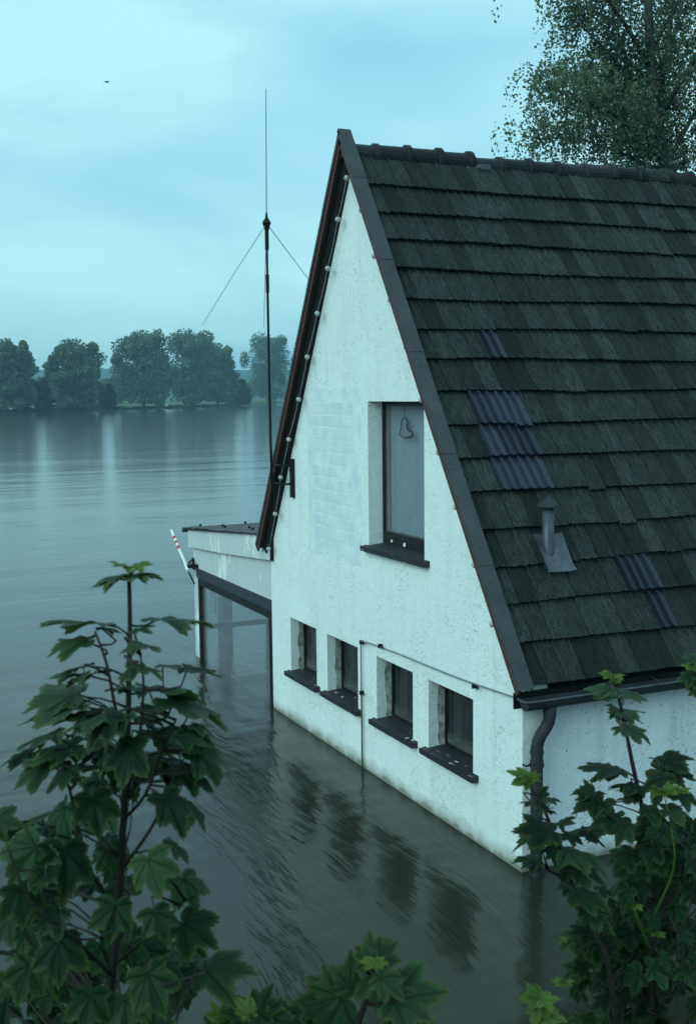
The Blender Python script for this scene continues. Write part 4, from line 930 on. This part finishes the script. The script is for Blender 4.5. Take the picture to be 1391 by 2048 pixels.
# ---- birch behind the house
def birch():
    rr = random.Random(12); D = 26.0
    b = Vector(at(1352, 400, D)); base = Vector((b.x + 0.2, b.y, -0.6))
    t_ = thing('birch_tree', 'tall weeping birch rising behind the right end of the ridge', 'tree', (base.x, base.y, 0))
    def Q(px, py, dD=0.0): return Vector(at(px, py, D + dD))
    stems = [([base, Q(1350, 420), Q(1335, 344), Q(1311, 253), Q(1300, 120), Q(1292, -60), Q(1290, -260), Q(1300, -430)], [0.24, 0.20, 0.18, 0.14, 0.11, 0.08, 0.05, 0.02], 'trunk')]
    limbs = [([Q(1325, 320), Q(1290, 285, -.4), Q(1250, 245, -.8), Q(1205, 218, -1.1), Q(1150, 200, -1.4), Q(1095, 172, -1.6)], 0.07),
             ([Q(1328, 330), Q(1320, 240, .6), Q(1325, 140, 1.0), Q(1345, 20, 1.4), Q(1360, -120, 1.6)], 0.09),
             ([Q(1312, 265), Q(1270, 180, .3), Q(1220, 110, .4), Q(1170, 60, .2), Q(1130, 30, 0)], 0.07),
             ([Q(1302, 140), Q(1250, 50, -.5), Q(1200, -20, -.9), Q(1150, -60, -1.2), Q(1118, -50, -1.4)], 0.06),
             ([Q(1332, 340), Q(1290, 330, .8), Q(1230, 300, 1.2), Q(1150, 275, 1.0), Q(1060, 278, .8)], 0.06),
             ([Q(1276, 345, .6), Q(1270, 250, .8), Q(1262, 170, .8), Q(1245, 90, .9)], 0.05),
             ([Q(1330, 330), Q(1380, 240, .2), Q(1440, 160, .3), Q(1510, 110, .4)], 0.07),
             ([Q(1310, 250), Q(1380, 130, -.6), Q(1450, 30, -1), Q(1520, -30, -1.2)], 0.07),
             ([Q(1300, 100), Q(1370, -20, .5), Q(1430, -120, .8)], 0.06),
             ([Q(1296, 20), Q(1240, -90, .5), Q(1180, -160, .8)], 0.05),
             ([Q(1330, 340), Q(1400, 310, .9), Q(1480, 290, 1.4)], 0.05),
             ([Q(1315, 280), Q(1260, 225, 1.5), Q(1190, 180, 2.4), Q(1120, 150, 3.0)], 0.05)]
    MB().tube(stems[0][0], stems[0][1], 10).build('trunk', M['birchbark'], t_, True)
    P = []
    def strand(p0, ln, tone):
        # hanging spray: thin twig bending down, leaves along it
        g = rr.uniform(0, 6.283); out = rr.uniform(0.1, 0.5)
        n = int(ln / 0.030)
        for i in range(n):
            f = i / n
            q = p0 + Vector((math.cos(g) * out * min(1, f * 2) * ln, math.sin(g) * out * min(1, f * 2) * ln, 0.10 * ln * math.sin(f * 3.1) - ln * f * f * 0.95))
            P.append((q.x + rr.gauss(0, .045), q.y + rr.gauss(0, .045), q.z + rr.gauss(0, .04), tone + rr.uniform(-.2, .2)))
    for pts, r in limbs:
        n = len(pts); rs = [r * (1 - 0.85 * i / (n - 1)) for i in range(n)]
        MB().tube(pts, rs, 6).build('limb', M['birchbark'], t_, True)
        for i in range(n - 1):
            a_, b_ = pts[i], pts[i+1]; sl_ = (b_ - a_).length
            k_ = int(sl_ * 64 * (0.25 if i == 0 else 1.0))
            for _ in range(k_):
                f = rr.random(); q = a_.lerp(b_, f); tn = rr.uniform(0.15, 0.75)
                spread = 0.55
                q = q + Vector((rr.gauss(0, spread * .6), rr.gauss(0, spread * .8), abs(rr.gauss(0.15, .3))))
                strand(q, rr.uniform(0.45, 1.35), tn)
        if n > 2:
            for _ in range(18): strand(pts[-1] + Vector((rr.gauss(0, .28), rr.gauss(0, .3), rr.gauss(0.1, .2))), rr.uniform(.4, 1.0), rr.uniform(.3, .9))
    leaf_cloud('crown', P, 0.078, M['birchleaf'], t_, 4, droop=0.8)
birch()

# ------------------------------------------------------------------ maple saplings on the near bank
HALF = [(0, 1.00), (5, .93), (10, .86), (16, .78), (21, .70), (26, .64), (31, .68), (35, .76), (39, .78), (43, .86), (47, .86), (51, .92), (55, .82), (59, .82), (64, .70), (69, .67), (76, .55), (82, .50), (89, .57), (95, .59), (102, .66), (108, .55), (116, .52), (126, .40), (140, .30), (155, .20), (170, .10)]
def leaf_mesh(name, mat, seed, droop=0.35, fold=0.10):
    rr = random.Random(seed); hv = HALF; ang = []
    ka, kr = zip(*hv)
    def side(sg):
        out = []; lob = [rr.uniform(.88, 1.06) for _ in range(4)]; sh = rr.uniform(-5, 5)
        n = 46
        for i in range(n + 1):
            a_ = 172.0 * i / n; r = float(np.interp(a_, ka, kr))
            r *= lob[0] if a_ < 24 else lob[1] if a_ < 78 else lob[2]
            r *= 1 + (0.045 if i % 2 else -0.045) * rr.uniform(.4, 1.6) * (a_ < 130)
            out.append((sg * (a_ + sh * math.sin(math.radians(a_))), r))
        return out
    Lf, Rt = side(-1), side(1)
    ang = Lf[::-1] + Rt[1:]
    n = len(ang); V = [(0, 0, 0)]; UV = [(0.5, 0.5)]; RIM = [0.0]
    ph, ph2 = rr.uniform(0, 6), rr.uniform(0, 6); tw = rr.uniform(-.25, .25); curl = rr.uniform(.0, .22)
    def zz(x, y, a_, r):
        av = abs(a_); dv_ = min(av, abs(av - 50), abs(av - 102)) / 25.0
        wave = 0.07 * math.sin(a_ * 0.075 + ph) * r * r + 0.03 * math.sin(a_ * 0.21 + ph2) * r
        return fold * r * min(1, dv_) - droop * (0.60 * r * r + 0.25 * x * x) - curl * max(0, r - .55) + tw * x * y + wave
    for k_, fr in enumerate((0.4, 0.75, 1.0)):
        for a_, r in ang:
            g = math.radians(a_); rr_ = r * fr; x = math.sin(g) * rr_; y = math.cos(g) * rr_
            V.append((x, y, zz(x, y, a_, rr_))); UV.append((0.5 + x * .5, 0.5 + y * .5)); RIM.append((0.0, 0.35, 1.0)[k_])
    F = []
    for i in range(n - 1):
        F.append((0, 1 + i + 1, 1 + i))
        for k_ in range(2): F.append((1 + k_*n + i, 1 + k_*n + i + 1, 1 + (k_+1)*n + i + 1, 1 + (k_+1)*n + i))
    me = mesh(name, V, F, mat, True)
    uvl = me.uv_layers.new(name='UVMap')
    for lp in me.loops: uvl.data[lp.index].uv = UV[lp.vertex_index]
    at_ = me.attributes.new('rim', 'FLOAT', 'POINT'); at_.data.foreach_set('value', RIM)
    return me
LEAF = [leaf_mesh('leaf', M['leaf'], i, d_, f_) for i, (d_, f_) in enumerate([(0.10, .10), (0.22, .12), (0.35, .08), (0.15, .16), (0.50, .10), (0.05, .12), (0.28, .2), (0.42, .14), (0.12, .06), (0.6, .16), (0.2, .1), (0.32, .05)])]
MID = [leaf_mesh('leaf', M['midleaf'], 40 + i, d_, f_) for i, (d_, f_) in enumerate([(0.06, .06), (0.15, .08), (0.25, .06), (0.12, .1), (0.3, .06), (0.2, .04)])]
YOUNG = [leaf_mesh('leaf', M['young'], 20 + i, d_, .14) for i, d_ in enumerate((0.3, 0.6, 0.1))]
pm = MB().tube([(0, 0, 0), (0.02, 0, 0.3), (0.03, 0, 0.65), (0, 0, 1)], [0.0030, 0.0021, 0.0018, 0.0022], 6); PET = mesh('petiole', pm.V, pm.F, M['petiole'], True)
pm = MB().tube([(0, 0, 0), (0.02, 0, 0.3), (0.03, 0, 0.65), (0, 0, 1)], [0.0030, 0.0022, 0.0020, 0.0022], 6); PETY = mesh('petiole', pm.V, pm.F, M['young'], True)
UPV = Vector((0, 0, 1)); TOCAM = -Vector(W(CX, CY)).normalized()

class Sapling:
    def __init__(s, label, group=None):
        s.label = label; s.stems = []; s.root = None; s.group = group
    def stem(s, pts, r0, r1, mat='stem'):
        """pts: (px, py, depth); the first one is lowest"""
        P = [Vector(at(*p)) for p in pts]
        if s.root is None:
            g = P[0].copy(); base = Vector((g.x + uni(-.1, .1), g.y + uni(-.1, .1), 0)); base.z = bank_z(base.x, base.y)
            s.root = thing('maple_sapling', s.label, 'sapling', base, s.group)
            P = [base - Vector((0, 0, .1)), base * .5 + P[0] * .5 + Vector((.02, .03, 0))] + P
        # smooth the polyline
        Q = []
        for i in range(len(P) - 1):
            a_, b_, c_, d_ = P[max(i-1, 0)], P[i], P[i+1], P[min(i+2, len(P)-1)]
            for k_ in range(4):
                t = k_ / 4; Q.append(0.5 * ((2*b_) + (c_ - a_) * t + (2*a_ - 5*b_ + 4*c_ - d_) * t*t + (3*b_ - a_ - 3*c_ + d_) * t**3))
        Q.append(P[-1]); n = len(Q)
        MB().tube(Q, [r0 + (r1 - r0) * i / (n-1) for i in range(n)], 8).build('stem', M[mat], s.root, True)
        s.stems.append(Q); return Q
    def leaf(s, bx, by, tx, ty, D, toward=0.3, L=None, young=False, pet=True, face=0.45, mid=False, from_=None):
        """blade from base pixel to tip pixel at depth D; toward>0 brings the tip nearer to the camera (fraction of length)"""
        toward *= 0.75
        B = Vector(at(bx, by, D)); T = Vector(at(tx, ty, D)); flat = (T - B).length
        ln = max(L or 0, flat / math.sqrt(max(0.05, 1 - toward * toward)))
        t = T - B + TOCAM * toward * ln; t.normalize()
        nv = UPV * 1.0 + TOCAM * face + Vector((uni(-1, 1), uni(-1, 1), 0)) * (.22 if face < .2 else .55)
        nv = (nv - t * nv.dot(t)).normalized(); xv = t.cross(nv)
        me = random.choice(YOUNG) if young else random.choice(MID if mid else LEAF)
        o = bpy.data.objects.new('leaf', me); COL.objects.link(o); o.parent = s.root
        R_ = Matrix((xv, t, nv)).transposed().to_4x4()
        k_ = ln * (1.0 if not young else 1.0)
        o.matrix_local = Matrix.Translation(B - wl(s.root)) @ R_ @ Matrix.Diagonal((k_ * uni(.76, .95), k_, k_, 1))
        if pet:
            best = None
            if from_ is not None: A = Vector(at(*from_))
            else:
                want = flat * 0.9 + 0.03
                for Q in s.stems:
                    for q in Q:
                        dz = B.z - q.z; dist = (q - B).length
                        cost = dist + (0.25 if dz < 0.01 else 0) + abs(dist - want) * .3
                        if best is None or cost < best[0]: best = (cost, q)
                A = best[1]
            v = B - A; l_ = v.length
            if l_ > 0.004:
                po = bpy.data.objects.new('petiole', PETY if young else PET); COL.objects.link(po); po.parent = s.root
                zv = v.normalized(); xx = zv.cross(Vector((.3, .5, .81))).normalized(); yy = zv.cross(xx)
                po.matrix_local = Matrix.Translation(A - wl(s.root)) @ Matrix((xx, yy, zv)).transposed().to_4x4() @ Matrix.Diagonal((1, 1, l_, 1))
        return o
    def rosette(s, px, py, D, r, n=4, young=True, rise=0.2):
        for i in range(n):
            g = 6.283 * i / n + uni(-.3, .3)
            s.leaf(px + 4 * math.cos(g), py + 2, px + r * math.cos(g), py - rise * r - 0.30 * r * math.sin(g), D, toward=0.75 * math.sin(g), young=young, pet=False)
    def fill(s, boxes, n, D0, D1, size):
        for i in range(n):
            x0, x1, y0, y1 = random.choice(boxes); bx = uni(x0, x1); by = uni(y0, y1); g = uni(-0.5, 3.64)
            r = size * uni(.6, 1.15); s.leaf(bx, by, bx + r * math.cos(g), by + abs(r * math.sin(g)) * .75 + 8, uni(D0, D1), toward=uni(-.2, .6), face=uni(.2, .9), L=r / FPX * D0)

# -- left sapling
A_ = Sapling('large maple sapling at the left, crowned by a flat pale top whorl of leaves')
A_.stem([(205, 2130, 2.02), (222, 1980, 2.0), (238, 1800, 2.0), (247, 1640, 2.0), (255, 1480, 2.0), (258, 1360, 2.0), (260, 1250, 2.0), (258, 1148, 2.0)], 0.009, 0.0034)
A_.stem([(250, 1475, 2.0), (232, 1420, 1.97), (214, 1330, 1.95), (190, 1262, 1.95)], 0.0034, 0.002, 'petiole')
A_.stem([(248, 1600, 2.0), (275, 1500, 1.97), (287, 1380, 1.95), (281, 1310, 1.95)], 0.0034, 0.0017)
A_.stem([(246, 1640, 2.0), (290, 1590, 1.95), (325, 1500, 1.9), (352, 1440, 1.88)], 0.0034, 0.0017)
A_.stem([(242, 1740, 2.0), (300, 1660, 1.92), (338, 1580, 1.9), (350, 1540, 1.9)], 0.0034, 0.0017)
A_.stem([(235, 1820, 2.0), (170, 1720, 1.92), (140, 1580, 1.9), (110, 1500, 1.9)], 0.004, 0.0018)
A_.stem([(225, 1950, 2.0), (150, 1880, 1.85), (60, 1800, 1.8), (15, 1690, 1.8)], 0.004, 0.0018)
A_.stem([(228, 1930, 2.0), (310, 1860, 1.9), (370, 1800, 1.88)], 0.0034, 0.0017)
A_.stem([(218, 2000, 2.0), (330, 1970, 1.85), (410, 1945, 1.8)], 0.0034, 0.0017)
D2 = 2.0
for (bx, by, tx, ty, tw, yo) in [(252, 1150, 177, 1163, .2, 0), (262, 1150, 334, 1153, .1, 0), (256, 1152, 230, 1160, .8, 0), (262, 1150, 290, 1150, -.8, 0)]: A_.leaf(bx, by, tx, ty, D2, tw, L=0.062, pet=False, face=-.08, mid=True)
for (bx, by, tx, ty, tw) in [(250, 1134, 214, 1121, .1), (264, 1134, 304, 1122, .1), (257, 1136, 250, 1128, .7)]: A_.leaf(bx, by, tx, ty, D2, tw, young=True, from_=(258, 1150, D2), face=-.05)
LL = [(200, 1247, 74, 1237, .15, .12), (318, 1238, 438, 1243, .05, .11), (172, 1282, 84, 1302, .2, .09), (279, 1288, 322, 1297, .5, .07), (276, 1290, 240, 1303, .5, .06), (268, 1262, 296, 1252, -.4, .06), (203, 1255, 240, 1260, -.3, .06),
      (165, 1348, 92, 1343, .2, .08), (168, 1350, 155, 1375, .4, .06), (276, 1330, 338, 1348, .45, .08), (272, 1332, 240, 1362, .5, .08), (296, 1376, 425, 1388, -.1, .11), (350, 1404, 480, 1446, .2, .14), (262, 1372, 205, 1378, -.2, .07),
      (146, 1392, 30, 1412, .1, .11), (155, 1412, 26, 1440, .2, .12), (214, 1430, 120, 1446, .4, .11), (222, 1432, 180, 1475, .5, .10), (288, 1414, 346, 1424, .2, .07), (310, 1464, 414, 1484, .3, .11), (250, 1440, 225, 1470, .5, .09),
      (262, 1488, 248, 1564, .55, .12), (148, 1492, 60, 1518, .3, .10), (60, 1505, -10, 1522, .1, .10), (395, 1504, 446, 1568, .2, .09), (104, 1520, 24, 1572, .3, .11), (138, 1540, 92, 1580, .4, .09), (215, 1500, 165, 1520, .3, .10), (290, 1510, 355, 1530, .1, .09),
      (186, 1598, 210, 1668, .5, .12), (130, 1614, 80, 1686, .4, .11), (330, 1598, 380, 1668, .45, .12), (372, 1610, 427, 1648, .2, .09), (-15, 1642, 54, 1645, .3, .11), (128, 1700, 146, 1796, .5, .16), (74, 1694, 10, 1770, .4, .13), (296, 1718, 322, 1772, .55, .12),
      (366, 1758, 408, 1822, .4, .11), (342, 1684, 388, 1718, .2, .07), (230, 1812, 228, 1874, .6, .12), (118, 1820, 76, 1872, .4, .10), (310, 1824, 342, 1880, .5, .10), (368, 1846, 436, 1886, .4, .11), (412, 1942, 512, 1926, .2, .13), (118, 1880, 128, 1966, .55, .14), (296, 1948, 332, 2008, .5, .14),
      (180, 1990, 176, 2050, .5, .12), (60, 1930, 30, 2010, .4, .13), (20, 1830, -20, 1900, .3, .12), (250, 2000, 262, 2070, .5, .12), (40, 1780, 60, 1850, .4, .10)]
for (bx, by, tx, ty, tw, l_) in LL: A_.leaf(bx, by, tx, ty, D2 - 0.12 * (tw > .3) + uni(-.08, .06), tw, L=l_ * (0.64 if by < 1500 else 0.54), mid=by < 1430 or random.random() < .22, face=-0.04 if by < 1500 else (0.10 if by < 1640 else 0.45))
for (x0, x1, y0, y1, n_) in ((120, 235, 1330, 1400, 4), (290, 390, 1330, 1420, 4), (90, 230, 1420, 1470, 6), (285, 400, 1430, 1500, 6), (60, 210, 1480, 1570, 7), (270, 380, 1520, 1610, 6), (60, 200, 1590, 1660, 5)):
    for _ in range(n_):        # flat tiers of leaves, tips pointing away from the stem
        bx, by = uni(x0, x1), uni(y0, y1); sg = -1 if bx < 255 else 1; r = uni(45, 80)
        A_.leaf(bx, by, bx + sg * r, by + uni(2, 24), uni(1.92, 2.12), uni(-.35, .45), mid=random.random() < .35, face=-.02)
A_.rosette(148, 1558, 1.9, 26, 3)
A_.fill([(170, 300, 1660, 1780), (200, 300, 1850, 2000), (0, 110, 1900, 2048), (300, 400, 1870, 2040), (190, 260, 1470, 1640), (10, 90, 1760, 1880), (0, 150, 1890, 2060), (120, 330, 1960, 2070)], 78, 2.05, 2.6, 70)
# -- bottom centre sapling
B_ = Sapling('small maple sapling peeping up at the bottom centre, pale young leaves at its tip')
B_.stem([(690, 2130, 2.2), (715, 2048, 2.2), (735, 1990, 2.2), (748, 1922, 2.2)], 0.010, 0.004)
for (bx, by, tx, ty, tw, l_) in [(746, 1922, 738, 1864, -.35, .08), (754, 1920, 798, 1884, -.3, .07), (742, 1922, 700, 1908, -.2, .06), (752, 1950, 750, 2018, .5, .10), (760, 1955, 812, 1990, .4, .09), (684, 1999, 577, 2010, .3, .13), (676, 1990, 640, 1925, -.2, .10), (700, 1975, 706, 1905, -.4, .10), (786, 2001, 902, 1974, .1, .13), (790, 2004, 876, 2032, .4, .11), (640, 2020, 600, 2050, .5, .10)]: B_.leaf(bx, by, tx, ty, 2.2 + uni(-.05, .05), tw, L=l_ * .64, face=1.0, mid=True)
for (bx, by, tx, ty, tw) in [(746, 1924, 720, 1918, .4), (753, 1924, 775, 1922, .4), (750, 1926, 752, 1942, .6)]: B_.leaf(bx, by, tx, ty, 2.17, tw, young=True, pet=False, face=1.2)
E_ = Sapling('low maple sapling along the bottom edge between the two bigger ones')
E_.stem([(520, 2160, 2.1), (515, 2080, 2.1), (500, 2030, 2.1)], 0.008, 0.004)
for (bx, by, tx, ty, tw, yo) in [(500, 2030, 470, 1998, -.3, 1), (520, 2030, 530, 2000, -.3, 0), (545, 2030, 560, 2002, -.3, 1), (500, 2035, 440, 2020, .1, 0), (520, 2035, 600, 2040, .2, 0), (505, 2035, 500, 2075, .5, 0), (440, 2040, 425, 2010, -.2, 1), (560, 2040, 620, 2060, .3, 0), (450, 2045, 400, 2060, .3, 0)]: E_.leaf(bx, by, tx, ty, 2.1, tw, L=0.035 if yo else 0.06, young=bool(yo), face=.9)
# -- right hand saplings
C_ = Sapling('tall maple sapling at the right with one bare stem rising to the eaves')
D3 = 3.0
C_.stem([(1305, 2150, 3.05), (1300, 1960, 3.0), (1295, 1800, 3.0), (1288, 1650, 3.0), (1277, 1590, 3.0), (1262, 1520, 3.0), (1250, 1458, 3.0), (1236, 1395, 3.0), (1225, 1352, 3.0)], 0.010, 0.0036)
C_.stem([(1292, 1690, 3.0), (1250, 1660, 2.95), (1200, 1620, 2.9), (1178, 1590, 2.9)], 0.0034, 0.0017)
C_.stem([(1296, 1850, 3.0), (1345, 1740, 2.9), (1340, 1650, 2.88), (1325, 1585, 2.88)], 0.0026, 0.0016, 'young')
C_.stem([(1280, 1600, 3.0), (1300, 1560, 2.97), (1328, 1524, 2.95)], 0.0036, 0.002)
C_.stem([(1298, 1900, 3.0), (1275, 1840, 2.9), (1266, 1812, 2.9)], 0.005, 0.002, 'young')
C_.stem([(1300, 1960, 3.0), (1370, 1840, 2.95), (1395, 1700, 2.95)], 0.004, 0.0018)
for (bx, by, tx, ty, tw, l_) in [(1221, 1378, 1156, 1373, .1, .09), (1223, 1380, 1178, 1392, .4, .07), (1238, 1385, 1300, 1397, .1, .09), (1240, 1386, 1272, 1398, .5, .06), (1236, 1420, 1207, 1406, -.3, .06), (1240, 1424, 1292, 1420, .1, .08), (1236, 1424, 1212, 1436, .4, .07), (1243, 1428, 1286, 1442, .5, .07),
        (1250, 1455, 1219, 1468, .4, .07), (1254, 1455, 1306, 1480, .3, .09), (1228, 1540, 1152, 1531, .15, .12), (1230, 1542, 1172, 1554, .4, .10), (1268, 1574, 1208, 1564, .3, .10), (1268, 1576, 1240, 1600, .5, .08), (1326, 1526, 1390, 1508, .1, .11), (1320, 1526, 1293, 1508, -.2, .07), (1318, 1540, 1390, 1545, .3, .12), (1320, 1556, 1300, 1610, .5, .10),
        (1352, 1585, 1400, 1600, .3, .10), (1178, 1588, 1136, 1582, .1, .06), (1180, 1586, 1172, 1559, -.4, .06), (1186, 1590, 1210, 1582, .2, .06), (1198, 1604, 1140, 1618, .3, .09), (1206, 1606, 1190, 1650, .5, .10), (1238, 1636, 1164, 1648, .2, .11), (1218, 1652, 1118, 1650, .1, .12), (1168, 1664, 1212, 1689, .3, .08), (1250, 1650, 1224, 1684, .5, .09),
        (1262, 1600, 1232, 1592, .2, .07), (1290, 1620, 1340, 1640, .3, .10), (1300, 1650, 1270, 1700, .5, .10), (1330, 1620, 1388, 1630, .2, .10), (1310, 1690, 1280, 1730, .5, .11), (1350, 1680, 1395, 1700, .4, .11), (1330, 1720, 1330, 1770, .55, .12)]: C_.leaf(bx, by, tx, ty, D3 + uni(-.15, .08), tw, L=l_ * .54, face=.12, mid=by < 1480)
C_.rosette(1222, 1350, 3.0, 26, 4); C_.rosette(1228, 1362, 2.98, 16, 3); C_.rosette(1326, 1580, 2.88, 34, 5); C_.rosette(1240, 1578, 2.9, 20, 3); C_.rosette(1360, 1580, 2.9, 22, 3); C_.rosette(1262, 1810, 2.88, 26, 3)
C_.rosette(1310, 1866, 2.9, 20, 3)
C_.fill([(1245, 1400, 1700, 1800), (1240, 1400, 1800, 2048), (1290, 1400, 1640, 1750), (1200, 1400, 1860, 2048)], 150, 2.9, 3.6, 52)
F_ = Sapling('maple sapling in front of the downpipe, bright yellow-green shoot at its tip')
D4 = 2.9
F_.stem([(1235, 2120, 2.95), (1215, 1930, 2.9), (1194, 1880, 2.9), (1172, 1838, 2.9), (1150, 1782, 2.9), (1138, 1755, 2.9), (1117, 1694, 2.9), (1104, 1660, 2.9), (1088, 1622, 2.9), (1066, 1585, 2.9), (1056, 1563, 2.9)], 0.009, 0.003)
F_.stem([(1148, 1778, 2.9), (1120, 1755, 2.88), (1096, 1740, 2.87)], 0.004, 0.0025)
for (bx, by, tx, ty, tw, l_) in [(1078, 1594, 1096, 1572, -.3, .06), (1090, 1600, 1122, 1598, .1, .06), (1084, 1606, 1100, 1622, .5, .05), (1062, 1606, 1032, 1601, .1, .05), (1084, 1620, 1064, 1622, .2, .05), (1092, 1622, 1112, 1626, .3, .05), (1100, 1662, 1018, 1656, .15, .10), (1098, 1668, 1014, 1680, .3, .11), (1104, 1696, 1072, 1704, .4, .07), (1106, 1698, 1106, 1730, .5, .07), (1108, 1696, 1136, 1712, .4, .07),
        (1070, 1720, 1022, 1718, .2, .07), (1072, 1724, 1034, 1734, .3, .07), (1134, 1702, 1222, 1720, .3, .13), (1140, 1732, 1216, 1745, .4, .12), (1156, 1748, 1172, 1772, .5, .08), (1142, 1776, 1102, 1772, .1, .08), (1152, 1786, 1224, 1804, .3, .11), (1130, 1668, 1168, 1680, .3, .08), (1178, 1866, 1130, 1862, .3, .08), (1170, 1820, 1230, 1850, .4, .10), (1172, 1880, 1140, 1900, .4, .08), (1200, 1880, 1240, 1920, .5, .10), (1160, 1810, 1190, 1830, .5, .09), (1120, 1650, 1150, 1630, -.2, .06)]: F_.leaf(bx, by, tx, ty, D4 + uni(-.1, .08), tw, L=l_ * .54, face=.12)
F_.leaf(1054, 1560, 1016, 1538, 2.9, .1, young=True, pet=False); F_.rosette(1060, 1556, 2.88, 24, 5, rise=.35); F_.rosette(1090, 1680, 2.85, 30, 4); F_.rosette(1116, 1876, 2.85, 18, 3)
F_.fill([(1150, 1290, 1800, 1960), (1140, 1260, 1900, 2048), (1180, 1290, 1760, 1900)], 56, 2.95, 3.5, 50)
G_ = Sapling('little maple shoot with pale fresh leaves at the bottom right')
G_.stem([(1100, 2140, 2.6), (1085, 2060, 2.6), (1078, 2004, 2.6)], 0.007, 0.003, 'young')
for (bx, by, tx, ty, tw) in [(1076, 2002, 1038, 1996, .1), (1076, 2000, 1062, 1978, -.2), (1080, 2000, 1117, 1998, .1), (1080, 2004, 1118, 2018, .4), (1077, 2006, 1070, 2030, .5), (1090, 2030, 1130, 2040, .3), (1086, 2034, 1060, 2048, .3)]: G_.leaf(bx, by, tx, ty, 2.6, tw, young=True, face=.8, L=.045)
G_.rosette(1124, 1964, 2.62, 22, 4)
H_ = Sapling('maple sapling at the right edge, only its leafy tip reaching into view by the gutter')
H_.stem([(1440, 2100, 3.1), (1435, 1800, 3.1), (1420, 1550, 3.1), (1400, 1400, 3.1), (1388, 1330, 3.1)], 0.015, 0.004)
for (bx, by, tx, ty, tw, l_) in [(1386, 1352, 1350, 1358, .2, .07), (1388, 1356, 1366, 1376, .4, .07), (1390, 1352, 1430, 1360, .2, .08), (1386, 1318, 1360, 1312, .1, .06), (1390, 1316, 1420, 1300, .1, .06), (1392, 1380, 1372, 1390, .4, .06)]: H_.leaf(bx, by, tx, ty, 3.1, tw, L=l_ * .54, mid=True)
H_.rosette(1386, 1334, 3.08, 30, 4, rise=.1)

# ------------------------------------------------------------------ a bird over the river
bp = Vector(at(214, 164, 60)); bd = thing('bird', 'small dark bird flying high over the river', 'bird', bp)
MB().tube([bp + Vector((.12, -.10, 0)), bp + Vector((.06, -.05, .01)), bp, bp + Vector((-.10, .08, -.01)), bp + Vector((-.16, .13, -.01))], [0.006, 0.03, 0.038, 0.022, 0.008], 8).build('body', M['bird'], bd, True)
for s_ in (-1, 1):
    v = Vector((0.6, 0.8, 0)) * s_ * 0.20
    MB().add([bp + Vector((.04, -.03, .02)), bp + v * .55 + Vector((.03, -.02, .05)), bp + v + Vector((-.02, .02, -.03)), bp + v * .5 + Vector((-.05, .04, .04)), bp + Vector((-.05, .04, .02)), bp + Vector((0, 0, .03)), bp + v * .52 + Vector((-.01, .01, .058))], [(0, 1, 6, 5), (1, 2, 6), (2, 3, 6), (3, 4, 5, 6)]).build('wing', M['bird'], bd)

# ------------------------------------------------------------------ haze over the valley
th = NT('valley_haze')
pv = th.n('ShaderNodeVolumePrincipled', {'Color': (0.50, 0.82, 1.0, 1), 'Density': 0.00042, 'Anisotropy': 0.2})
th.l(pv.outputs[0], th.out.inputs['Volume'])
hz = MB().box((-2500, -2500, -4), (2500, 2500, 75)).build('haze', th.m, None); hz['kind'] = 'stuff'
